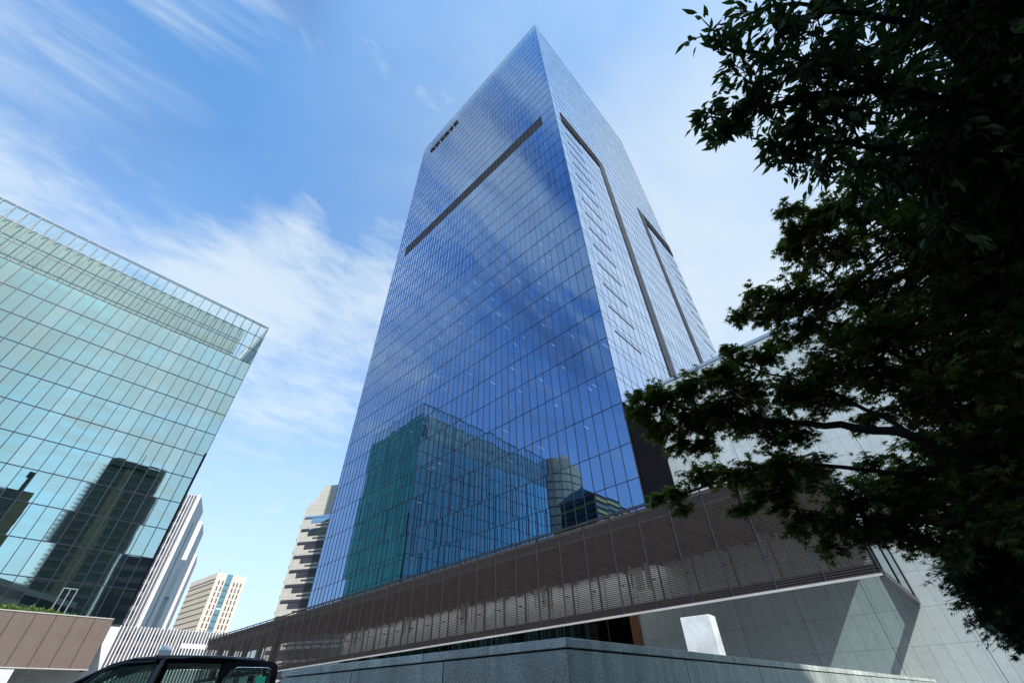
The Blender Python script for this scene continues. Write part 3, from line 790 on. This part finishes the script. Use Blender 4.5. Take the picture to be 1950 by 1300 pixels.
MB().box(6, 9, 5, 8, 84.5, 93).build('chimney', 'green_wall', d2)
MB().box(5.2, 9.8, 4.2, 8.8, 93, 94.5).build('chimney_cap', 'green_wall', d2)
for k in range(18): MB().box(5.2, 39.8, -0.2, -0.02, 4 + k * 4.1, 6 + k * 4.1).build('window_band', 'dark_window', d2)
nb = thing('navy_block', 'dark blue block beside the mirrored dark green tower in the left glass block', 'office building', (63.5, -20.5, 0), frame_xy((63.5, -20.5), (69.5, -11.5)))
MB().box(0, 11, 0, -16, 0.4, 50).build('wall', 'navy_wall', nb)
for k in range(11): MB().box(0.5, 10.5, 0.02, 0.15, 4 + k * 4.1, 6 + k * 4.1).build('window_band', 'dark_window', nb)
sh = thing('shade_block', 'long dark block added behind the viewer for shade, mirrored low in the left glass block', 'office building', (0, -14, 0), (1, 0))  # block out of view, placed and sized to shade taxi and trees
MB().box(-16, 46, 0, -18, 0.4, 31.5).build('wall', 'grey_wall_dark', sh)
for k in range(7): MB().box(-15.5, 45.5, 0.02, 0.15, 4 + k * 4, 6 + k * 4).build('window_band', 'dark_window', sh)
tt = thing('tan_tower', 'tan tower with a curved top, mirrored in the foot of the blue tower', 'office building', (-160.0, 12.0, 0), (0.19, -0.98))
pts = []
for k in range(0, 13):
    a = math.pi * k / 12; pts.append((math.cos(a) * 13, math.sin(a) * 11))
m = MB(); m.prism(pts + [(-13, -14), (13, -14)], 0.4, 92)
m.build('wall', 'tan_wall', tt)
m = MB(); m.prism([(x * 0.9, y * 0.85) for x, y in pts] + [(-11, -11), (11, -11)], 92, 96); m.prism([(x * 0.6, y * 0.6) for x, y in pts] + [(-7, -7), (7, -7)], 96, 99)
m.build('roof', 'tan_wall', tt)
for k in range(22):
    m = MB(); m.prism([(x * 1.006, y * 1.006) for x, y in pts], 4 + k * 4, 4.45 + k * 4); m.build('window_band', 'dark_window', tt)
gy = thing('striped_building', 'green glass block with yellow stripes, mirrored low in the foot of the blue tower', 'office building', (-89.0, 12.7, 0), (-0.667, -0.745))
MB().box(0, 24, 0, -15, 0.4, 55).build('wall', 'green_wall', gy)
for k in range(26):
    MB().box(-0.05, 24, 0.0, 0.3, 3 + k * 2.0, 3.9 + k * 2.0).build('stripe', 'yellow_band' if k % 2 else 'strip_pattern', gy)
    MB().box(-0.3, -0.0, 0.3, -15, 3 + k * 2.0, 3.8 + k * 2.0).build('stripe', 'yellow_band' if k % 3 == 0 else 'green_wall', gy)
m = MB(); n0 = len(m.v)
m.v += [(-0.3, 0.3, 55), (24, 0.3, 55), (24, -15, 55), (-0.3, -15, 55), (3, -7, 60), (20, -7, 60)]
m.f += [(0, 1, 5, 4), (1, 2, 5), (2, 3, 4, 5), (3, 0, 4), (3, 2, 1, 0)]
m.build('roof', 'green_wall', gy)
MB().tube([(3, -7, 60), (3, -7, 64)], [0.12, 0.05], 5).build('antenna', 'dark_metal', gy)
eb = thing('teal_building', 'teal glass building glimpsed through a gap high in the right trees', 'office building', (57.8, 15.6, 0), (0.275, -0.961))
MB().box(0.2, 15.2, -0.01, 14, 0.4, 70).build('wall', 'core_green', eb)
for i in range(5):
    for j in range(14):
        MB().box(0.2 + i * 3 + 0.1, 0.2 + i * 3 + 2.9, -0.06, -0.02, 10 + j * 4.2, 10 + j * 4.2 + 3.9).build('window', 'glass_teal', eb)

# ------------------------------------------------------------------ granite wall and stone slabs
GC = Vector((0.5, 5.61)); dl = Vector((-4.45, 3.14)).normalized(); dr = Vector((0.70, 0.714)).normalized()
gw = thing('granite_wall', 'grey granite planter wall with a coping, its corner pointing at the viewer', 'wall')
def wallpoly(off, t, la_, lr):
    nl = Vector((dl.y, -dl.x)); nl = nl if nl.dot(-GC) > 0 else -nl
    nr_ = Vector((dr.y, -dr.x)); nr_ = nr_ if nr_.dot(-GC) > 0 else -nr_
    # outer corner by intersecting the two offset lines
    def inter(o_):
        a = GC + nl * o_; b = GC + nr_ * o_
        den = dl.x * dr.y - dl.y * dr.x; w = b - a
        s = (w.x * dr.y - w.y * dr.x) / den
        return a + dl * s
    co, ci = inter(off), inter(off - t)
    return co, ci
co, ci = wallpoly(-0.012, 0.5, 0, 0); cco, cci = wallpoly(0.0, 0.55, 0, 0)
def run(c_o, c_i, d, L, z0, z1, name, mat, s0=0.0, bev=0.006):
    m = MB(); a, b = c_o + d * s0, c_o + d * L; 
    m.prism([a, b, c_i + d * L, c_i + d * s0], z0, z1); return m.build(name, mat, gw, bev)
for i in range(3): run(co, ci, dl, 1.82 * (i + 1) - 0.006, GROUND, 1.895, 'stone_panel', 'granite', 1.82 * i + (0.0 if i == 0 else 0.006))
for i in range(9): run(co, ci, dr, 2.6 * (i + 1) - 0.006, GROUND, 1.895, 'stone_panel', 'granite', 2.6 * i + (0.0 if i == 0 else 0.006))
for i in range(5): run(cco, cci, dl, 1.1 * (i + 1) - 0.003, 1.91, 2.0, 'coping', 'granite_cap', 1.1 * i + (0.0 if i == 0 else 0.003))
for i in range(11): run(cco, cci, dr, 2.13 * (i + 1) - 0.003, 1.91, 2.0, 'coping', 'granite_cap', 2.13 * i + (0.0 if i == 0 else 0.003))
mo = thing('stone_slab', 'bright white upright stone slab standing under the right end of the brown canopy', 'stone slab', (5.55, 15.6, 0), (0.80, -0.60))
m = MB(); m.prism([(-0.42, 0.22), (0.38, 0.22), (0.48, 0.10), (0.48, -0.45), (-0.42, -0.45)], GROUND, 3.46)
m.build('slab_body', 'stone_slab', mo, 0.01)
ms = thing('stone_slab', 'pale stone slab standing below the left brown canopy at the picture edge', 'stone slab', loc2w(LORG, LX, (9.4, 5.2, 0)), LX)
MB().box(-1.2, 2.2, -0.4, 0, GROUND, 6.0).build('slab_body', 'stone_slab', ms, 0.02)

# ------------------------------------------------------------------ taxi
TH = Vector((-0.853, -0.522)); 
taxi = thing('taxi', 'black minivan taxi with roof lamp and its rear side door slid open', 'taxi', (-7.31, 10.49, GROUND), (TH.x, TH.y))
taxi.scale = (1.04, 1.04, 1.055)
# local: x forward, y = left side (towards the viewer), z up
def loft(rings, name, mat, parent, closed=True, smooth=True):
    m = MB(); k = len(rings[0])
    for r in rings: m.v += [tuple(p) for p in r]
    for i in range(len(rings) - 1):
        for j in range(k if closed else k - 1):
            j2 = (j + 1) % k; m.f.append((i * k + j, i * k + j2, (i + 1) * k + j2, (i + 1) * k + j))
    if closed: m.f.append(tuple(reversed(range(k)))); m.f.append(tuple((len(rings) - 1) * k + j for j in range(k)))
    return m.build(name, mat, parent, 0.0, smooth)
rings = []
for x, w, z0, z1 in ((2.2, .62, .35, .72), (2.1, .76, .25, .88), (1.75, .84, .22, .98), (1.3, .86, .22, 1.04), (0.3, .86, .22, 1.06), (-1.2, .86, .22, 1.06), (-1.95, .84, .25, 1.06), (-2.06, .78, .35, 1.02)):
    rings.append([(x, -w, z0 + .1), (x, -w + .08, z0), (x, w - .08, z0), (x, w, z0 + .1), (x, w, z1 - .12), (x, w - .10, z1), (x, -w + .10, z1), (x, -w, z1 - .12)])
loft(rings, 'body', 'black_paint', taxi)
rings = []
for x, w, z in ((0.62, .60, 1.73), (0.35, .68, 1.82), (0.0, .71, 1.87), (-0.6, .72, 1.89), (-1.3, .72, 1.88), (-1.8, .70, 1.85), (-2.0, .66, 1.78)):
    row = []
    for k in range(9):
        t = -1 + k / 4; row.append((x, t * w, z - 0.075 * t * t - 0.05 * max(0, abs(t) - 0.7)))
    rings.append(row + [(p[0], p[1] * 0.98, p[2] - 0.05) for p in reversed(row)])
loft(rings, 'roof', 'black_paint', taxi)
for s in (1, -1):
    MB().tube([(1.52, s * .78, 1.02), (1.0, s * .73, 1.46), (0.62, s * .66, 1.70), (0.35, s * .675, 1.775), (-0.1, s * .70, 1.815)], [.045, .042, .04, .045, .05], 8).build('front_pillar', 'black_paint', taxi, 0, True)
    MB().bar((-0.08, s * .715, 1.80), (0.0, s * .84, 1.0), 0.13, 0.05).build('middle_pillar', 'black_paint', taxi, 0.015)
    MB().tube([(-0.1, s * .70, 1.815), (-1.0, s * .705, 1.825), (-1.75, s * .69, 1.79), (-1.98, s * .65, 1.70), (-2.04, s * .74, 1.05)], [.05, .05, .05, .05, .06], 8).build('roof_rail', 'black_paint', taxi, 0, True)
    MB().bar((-1.15, s * .70, 1.80), (-1.15, s * .82, 1.0), 0.12, 0.05).build('rear_pillar', 'black_paint', taxi, 0.015)
m = MB()
for i in range(6):
    for j in range(6):
        def wp(a, b):
            t = -1 + 2 * a / 6; x = 1.56 - 0.95 * b / 6 - 0.10 * t * t; return (x, t * (0.77 - 0.13 * b / 6), 1.03 + 0.70 * b / 6 + 0.03 * math.sin(math.pi * b / 6))
        m.quad(wp(i, j), wp(i + 1, j), wp(i + 1, j + 1), wp(i, j + 1))
m.build('windscreen', 'glass_car', taxi, 0, True)
m = MB(); m.quad((1.28, .815, 1.06), (0.04, .835, 1.06), (0.0, .735, 1.74), (0.62, .71, 1.66)); m.build('front_window', 'glass_car', taxi)
MB().tube([(1.33, .83, 1.05), (0.95, .78, 1.40), (0.66, .735, 1.66), (0.45, .735, 1.73), (0.02, .745, 1.765)], [.026] * 5, 6).build('window_frame', 'black_plastic', taxi, 0, True)
m = MB(); m.quad((0.04, -.835, 1.06), (1.28, -.815, 1.06), (0.62, -.71, 1.66), (0.0, -.735, 1.74)); m.quad((-1.1, -.835, 1.06), (-.1, -.835, 1.06), (-.1, -.735, 1.74), (-1.1, -.735, 1.74)); m.quad((-2.0, -.80, 1.06), (-1.2, -.835, 1.06), (-1.2, -.735, 1.74), (-1.9, -.71, 1.7))
m.build('far_window', 'glass_car', taxi)
m = MB(); m.quad((-2.05, .66, 1.08), (-2.05, -.66, 1.08), (-2.0, -.6, 1.68), (-2.0, .6, 1.68)); m.build('rear_window', 'glass_car', taxi)
for x, y in ((0.05, .38), (0.05, -.38)):
    MB().box(x - 0.12, x + 0.06, y - .24, y + .24, .7, 1.32).build('seat', 'seat_fabric', taxi, 0.05)
    MB().box(x - 0.14, x - 0.02, y - .14, y + .14, 1.36, 1.58).build('headrest', 'seat_fabric', taxi, 0.04)
MB().box(-1.15, -0.95, -.66, .66, .6, 1.30).build('rear_seat', 'seat_fabric', taxi, 0.05)
for y in (-.38, .38): MB().box(-1.17, -1.05, y - .13, y + .13, 1.32, 1.54).build('headrest', 'seat_fabric', taxi, 0.04)
# slid-back door, standing 9 cm proud of the body
dr_ = [(-1.0, 1.0), (-1.06, 1.55), (-1.16, 1.72), (-1.3, 1.79), (-1.93, 1.79), (-2.03, 1.74), (-2.07, 1.6), (-2.07, 1.0)]
def dpt(p, o): return (p[0], .93 + o - 0.11 * max(0, (p[1] - 1.0)) / 0.8, p[1])
m = MB(); ins = [(-1.13, 1.1), (-1.16, 1.52), (-1.24, 1.64), (-1.34, 1.69), (-1.87, 1.69), (-1.93, 1.66), (-1.96, 1.56), (-1.96, 1.1)]
for o_ in (0.0, -0.07):
    for p in dr_: m.v.append(dpt(p, o_))
    for p in ins: m.v.append(dpt(p, o_))
n8 = 8
for k in range(7):
    m.f += [(k, k + 1, 8 + k + 1, 8 + k), (16 + k, 24 + k, 25 + k, 17 + k), (k, 16 + k, 17 + k, k + 1), (8 + k, 9 + k, 25 + k, 24 + k)]
m.f += [(7, 0, 8, 15), (23, 31, 24, 16)]
sdoor = m.build('sliding_door', 'black_paint', taxi)
m = MB(); n = 0
m.v = [dpt(p, -0.03) for p in ins]; m.f = [tuple(range(8))]; m.build('door_window', 'glass_car', sdoor)
MB().tube([dpt(p, -0.01) for p in ins[0:6]], [.012] * 6, 6).build('window_trim', 'chrome', sdoor, 0, True)
m = MB(); m.v = [dpt(p, 0.004) for p in ((-1.72, 1.34), (-1.72, 1.56), (-1.88, 1.56), (-1.88, 1.34))]; m.v += [dpt(p, -0.004) for p in ((-1.72, 1.34), (-1.72, 1.56), (-1.88, 1.56), (-1.88, 1.34))]
m.f = [(0, 1, 2, 3), (7, 6, 5, 4), (0, 4, 5, 1), (1, 5, 6, 2), (2, 6, 7, 3), (3, 7, 4, 0)]; m.build('sticker', 'sticker_green', sdoor)
m = MB(); m.prism([(-1.0, .80), (-2.07, .80), (-2.07, .93), (-1.0, .93)], .3, 1.0); m.build('door_panel', 'black_paint', sdoor, 0.02)
for x in (1.4, -1.45):
    for s in (1, -1):
        wb = MB().tube([(x, s * .70, .32), (x, s * .87, .32)], [.32, .32], 24).build('wheel', 'rubber', taxi)
        MB().tube([(x, s * .86, .32), (x, s * .885, .32)], [.2, .18], 18).build('rim', 'chrome', wb)
m = MB()
rl_ = [[(x0_, -w, z), (x0_, w, z), (x1_, w, z), (x1_, -w, z)] for x0_, x1_, w, z in ((.10, -.12, .26, 1.92), (.07, -.09, .24, 1.99), (.03, -.05, .20, 2.03))]
lampo = loft([[(-.02 + dx, y, z) for dx, y, z in ((.10 * s, -.17 * s, z), (.10 * s, .17 * s, z), (-.10 * s, .17 * s, z), (-.10 * s, -.17 * s, z))] for s, z in ((1.0, 1.90), (1.0, 1.98), (.82, 2.05))], 'roof_lamp', 'lamp_white', taxi, True, False)
MB().box(-.16, .12, -.2, .2, 1.865, 1.90).build('lamp_base', 'black_plastic', lampo)
MB().box(1.05, 1.16, .88, 1.08, 1.06, 1.26).build('wing_mirror', 'black_paint', taxi, 0.03)

# ------------------------------------------------------------------ trees
def vnoise(p, s): return noise.noise(Vector(p) * s)
class Tree:
    def __init__(s, name, label, root, trunk_r, ground_xy):
        s.o = thing(name, label, 'tree', (ground_xy[0], ground_xy[1], GROUND))
        s.off = Vector((ground_xy[0], ground_xy[1], GROUND))
        s.root = Vector(root); s.wood = MB(); s.P = []; s.D = []; s.N = []; s.S = []
        g0 = Vector((0, 0, 0)); r = s.root - s.off
        mid = g0.lerp(r, 0.5) + Vector((0.08, -0.06, 0.1))
        s.wood.tube([g0, mid, r, r + Vector((0.1, -0.1, 1.6))], [trunk_r * 1.25, trunk_r, trunk_r * 0.8, trunk_r * 0.4], 10)
        s.nodes = [r]
        s.rng = random.Random(hash(name) % 1000 if False else len(name) * 7)
    def limb(s, pts, r0, r1, seg=7):
        pts = [Vector(p) - s.off for p in pts]
        out = []
        for i in range(len(pts) - 1):
            for k in range(4):
                p = pts[i].lerp(pts[i + 1], k / 4)
                j = 0.018
                out.append(p + Vector((s.rng.uniform(-j, j), s.rng.uniform(-j, j), s.rng.uniform(-j, j))))
        out.append(pts[-1])
        s.wood.tube(out, [r0 + (r1 - r0) * i / (len(out) - 1) for i in range(len(out))], seg)
        s.nodes += out[2:]
    def clump(s, c, r, n, size, kind, flat=0.55, link_=True):
        c = Vector(c) - s.off; R = s.rng
        if link_:
            q = min(s.nodes, key=lambda a: (a - c).length)
            mid = q.lerp(c, 0.5) + Vector((0, 0, 0.08 * (q - c).length))
            s.wood.tube([q, mid, c], [0.014, 0.010, 0.005], 5)
        n = int(n * 2.3); nt = max(4, n // 14)
        for t in range(nt):
            d = Vector((R.gauss(0, 1), R.gauss(0, 1), R.gauss(0, flat * 0.7))).normalized()
            L = r * R.uniform(0.55, 1.15)
            a = c + Vector((R.gauss(0, .2), R.gauss(0, .2), R.gauss(0, .2 * flat))) * r
            e = a + d * L - Vector((0, 0, 0.12 * L))
            s.wood.tube([a, a.lerp(e, .5) + Vector((0, 0, .03)), e], [.005, .0035, .0015], 3)
            m = max(3, n // nt)
            for k in range(m):
                f = R.uniform(0.12, 1.02)
                p = a.lerp(e, f) + Vector((R.gauss(0, .02), R.gauss(0, .02), R.gauss(0, .015)))
                sd_ = Vector((-d.y, d.x, 0)) * R.choice((-1, 1))
                if kind == 'maple':
                    D = d * 0.7 + sd_ * R.uniform(0.2, 1.0) + Vector((0, 0, R.uniform(-0.5, 0.05)))
                    Nn = Vector((R.gauss(0, .35), R.gauss(0, .35), 1))
                else:
                    D = d * 0.8 + sd_ * R.uniform(0.1, 0.7) + Vector((R.gauss(0, .2), R.gauss(0, .2), R.uniform(-0.9, 0.15)))
                    Nn = Vector((R.gauss(0, .6), R.gauss(0, .6), 1))
                s.P.append(p); s.D.append(D); s.N.append(Nn); s.S.append(size * R.uniform(0.7, 1.2))
    def finish(s, mat, kind):
        s.wood.build('trunk', 'bark', s.o, 0, True)
        print('leaves', s.o.name, len(s.P))
        leaf_cloud('crown', mat, s.o, np.array(s.P), np.array(s.D), np.array(s.N), np.array(s.S), kind)

# tall evergreen, long leaves, top right
ev = Tree('evergreen_tree', 'dark evergreen with long pointed leaves reaching in at the top right', at(2200, 420, 5.2), 0.16, (5.6, 1.6))
ev.limb([at(2150, 380, 5.1), at(1950, 240, 4.6), at(1700, 170, 4.2), at(1500, 190, 3.9), at(1400, 235, 3.7)], .05, .008)
ev.limb([at(1950, 240, 4.6), at(1780, 60, 4.3), at(1600, 20, 4.1), at(1480, 10, 3.9)], .035, .008)
ev.limb([at(1700, 170, 4.2), at(1520, 110, 3.9), at(1400, 95, 3.6), at(1345, 75, 3.5)], .022, .005)
ev.limb([at(1950, 300, 4.6), at(1750, 290, 4.3), at(1560, 270, 4.0), at(1490, 290, 3.8)], .03, .006)
rt = random.Random(77)
for px, py, d, r, n in ((1352, 62, 3.5, .11, 10), (1372, 82, 3.5, .12, 14), (1400, 105, 3.6, .16, 26), (1350, 222, 3.6, .13, 34), (1380, 262, 3.6, .13, 38), (1420, 215, 3.7, .18, 60),
                        (1440, 140, 3.7, .20, 55), (1480, 265, 3.8, .16, 50), (1495, 300, 3.8, .12, 36), (1520, 240, 3.9, .22, 70), (1480, 180, 3.8, .22, 70), (1440, 20, 3.8, .2, 34), (1480, 60, 3.9, .24, 60),
                        (1540, 120, 4.0, .28, 90), (1560, 190, 4.0, .28, 80), (1550, 40, 4.1, .3, 90), (1610, 90, 4.2, .3, 90), (1560, 300, 4.1, .22, 50), (1600, 250, 4.2, .3, 80), (1640, 170, 4.2, .3, 90), (1640, 330, 4.3, .3, 60)):
    ev.clump(at(px, py, d), r, int(n * 1.25), 0.09, 'lance', 0.8)
for k in range(118):
    px = rt.uniform(1620, 2080); py = rt.uniform(-120, 430)
    if rt.random() > (px - 1560) / 240: continue
    if (px - 1835) ** 2 / 75 ** 2 + (py - 80) ** 2 / 55 ** 2 < 1: continue
    ev.clump(at(px, py, rt.uniform(4.2, 6.6)), rt.uniform(.28, .45), 100, 0.108, 'lance', 0.8, k % 3 == 0)
ev.finish('leaf_dark', 'lance')

# maple, middle right
mp = Tree('maple_tree', 'broad maple with star-shaped leaves hanging across the white stone block', at(2080, 960, 5.6), 0.14, (5.2, 3.0))
mp.limb([at(2060, 930, 5.6), at(1880, 890, 5.1), at(1740, 830, 4.7), at(1600, 812, 4.5), at(1470, 800, 4.3), at(1330, 780, 4.1), at(1240, 770, 4.0)], .055, .006)
mp.limb([at(1740, 830, 4.7), at(1620, 760, 4.6), at(1500, 720, 4.5), at(1400, 690, 4.4)], .022, .005)
mp.limb([at(1880, 890, 5.1), at(1760, 700, 5.1), at(1640, 580, 5.0), at(1520, 480, 5.0)], .035, .006)
mp.limb([at(1760, 700, 5.1), at(1600, 620, 4.9), at(1450, 590, 4.8)], .02, .005)
mp.limb([at(1880, 890, 5.1), at(1700, 900, 4.8), at(1520, 880, 4.5), at(1400, 910, 4.5), at(1280, 945, 4.4)], .025, .005)
mp.limb([at(1950, 1000, 5.3), at(1800, 1000, 5.0), at(1650, 985, 4.7), at(1520, 970, 4.6)], .025, .005)
cl_ = ((1208, 752, 3.95, .09, 16), (1225, 790, 4.0, .14, 60), (1260, 760, 4.0, .18, 110), (1262, 812, 4.05, .16, 100), (1310, 735, 4.1, .2, 130), (1320, 800, 4.1, .22, 150), (1375, 715, 4.2, .2, 120), (1385, 662, 4.2, .08, 20), (1400, 690, 4.3, .15, 60),
       (1370, 780, 4.2, .24, 150), (1430, 740, 4.3, .22, 120), (1440, 800, 4.3, .24, 150), (1340, 845, 4.15, .15, 70), (1290, 850, 4.1, .1, 30), (1500, 740, 4.4, .22, 90), (1500, 830, 4.4, .24, 130), (1480, 880, 4.4, .2, 90),
       (1250, 948, 4.4, .09, 34), (1290, 935, 4.4, .13, 60), (1335, 905, 4.4, .16, 80), (1300, 970, 4.4, .1, 34), (1390, 900, 4.45, .18, 100), (1440, 900, 4.5, .18, 110), (1410, 965, 4.5, .13, 44), (1450, 940, 4.5, .15, 60),
       (1500, 930, 4.5, .2, 90), (1540, 890, 4.6, .22, 90), (1490, 965, 4.6, .12, 50), (1540, 985, 4.6, .18, 80), (1590, 1000, 4.7, .16, 80), (1510, 1010, 4.6, .1, 30), (1600, 940, 4.7, .22, 90), (1650, 1020, 4.8, .2, 90), (1580, 1040, 4.7, .12, 30),
       (1690, 1000, 4.9, .2, 100), (1740, 1025, 5.0, .16, 70), (1790, 1040, 5.0, .14, 60),
       (1500, 400, 5.0, .13, 50), (1515, 440, 5.0, .14, 60), (1505, 470, 5.0, .15, 70), (1550, 420, 5.0, .2, 100), (1560, 480, 5.0, .24, 110), (1530, 520, 5.0, .1, 24), (1600, 400, 5.1, .25, 120), (1620, 470, 5.1, .28, 130),
       (1440, 560, 4.8, .14, 60), (1410, 600, 4.8, .12, 50), (1460, 600, 4.8, .18, 90), (1490, 565, 4.8, .2, 90), (1540, 570, 4.9, .24, 110), (1540, 620, 4.9, .22, 100), (1480, 650, 4.8, .14, 50), (1600, 560, 4.9, .28, 130), (1600, 640, 4.9, .26, 110),
       (1660, 560, 5.0, .3, 130), (1660, 640, 5.0, .28, 110), (1560, 690, 4.8, .18, 60), (1640, 720, 4.9, .24, 80), (1580, 770, 4.6, .2, 70), (1660, 790, 4.8, .2, 60),
       (1450, 680, 4.4, .16, 70), (1530, 755, 4.5, .18, 90), (1555, 715, 4.6, .2, 100), (1620, 690, 4.8, .24, 120), (1690, 720, 4.9, .25, 120), (1700, 650, 5.0, .28, 130), (1745, 760, 5.0, .24, 110),
       (1740, 900, 5.0, .22, 100), (1650, 955, 4.8, .2, 90), (1720, 955, 5.0, .22, 100), (1660, 880, 4.8, .14, 40), (1780, 840, 5.2, .25, 110))
for px, py, d, r, n in cl_: mp.clump(at(px, py, d), r, int(n * 2.1), 0.084, 'maple', 0.6)
k = 0
while k < 185:
    px = rt.uniform(1560, 2060); py = rt.uniform(360, 1000)
    lim = 1660 + 30 * math.sin(py / 60.0) + (70 if 640 < py < 900 else 0)
    if px < lim or rt.random() > (px - lim + 40) / 150: continue
    mp.clump(at(px, py, rt.uniform(4.7, 7.0)), rt.uniform(.25, .45), 130, 0.09, 'maple', 0.7, k % 3 == 0); k += 1
mp.finish('leaf_maple', 'maple')

# smaller tree, lower right
lw = Tree('garden_tree', 'low fine-leaved dark green tree at the lower right before the stone wall', at(2150, 1150, 7.0), 0.1, (8.0, 6.6))
lw.limb([at(2120, 1140, 7.0), at(1980, 1080, 6.8), at(1880, 1060, 6.6)], .04, .01)
for px, py, d, r, n in ((1832, 1040, 6.5, .25, 150), (1840, 1100, 6.5, .25, 150), (1862, 1140, 6.5, .22, 130), (1890, 1180, 6.5, .18, 90), (1920, 1200, 6.5, .15, 80), (1945, 1215, 6.5, .1, 40), (1830, 1075, 6.5, .15, 70), (1900, 1120, 6.6, .35, 220), (1880, 1060, 6.6, .38, 220)):
    lw.clump(at(px, py, d), r, int(n * 1.5), 0.085, 'maple', 0.8)
k = 0
while k < 60:
    px = rt.uniform(1850, 2060); py = rt.uniform(960, 1230)
    if py > 1120 + (px - 1850) * 0.95: continue
    lw.clump(at(px, py, rt.uniform(6.4, 8.2)), rt.uniform(.3, .5), 170, 0.09, 'maple', 0.8, k % 3 == 0); k += 1
lw.finish('leaf_shrub', 'maple')
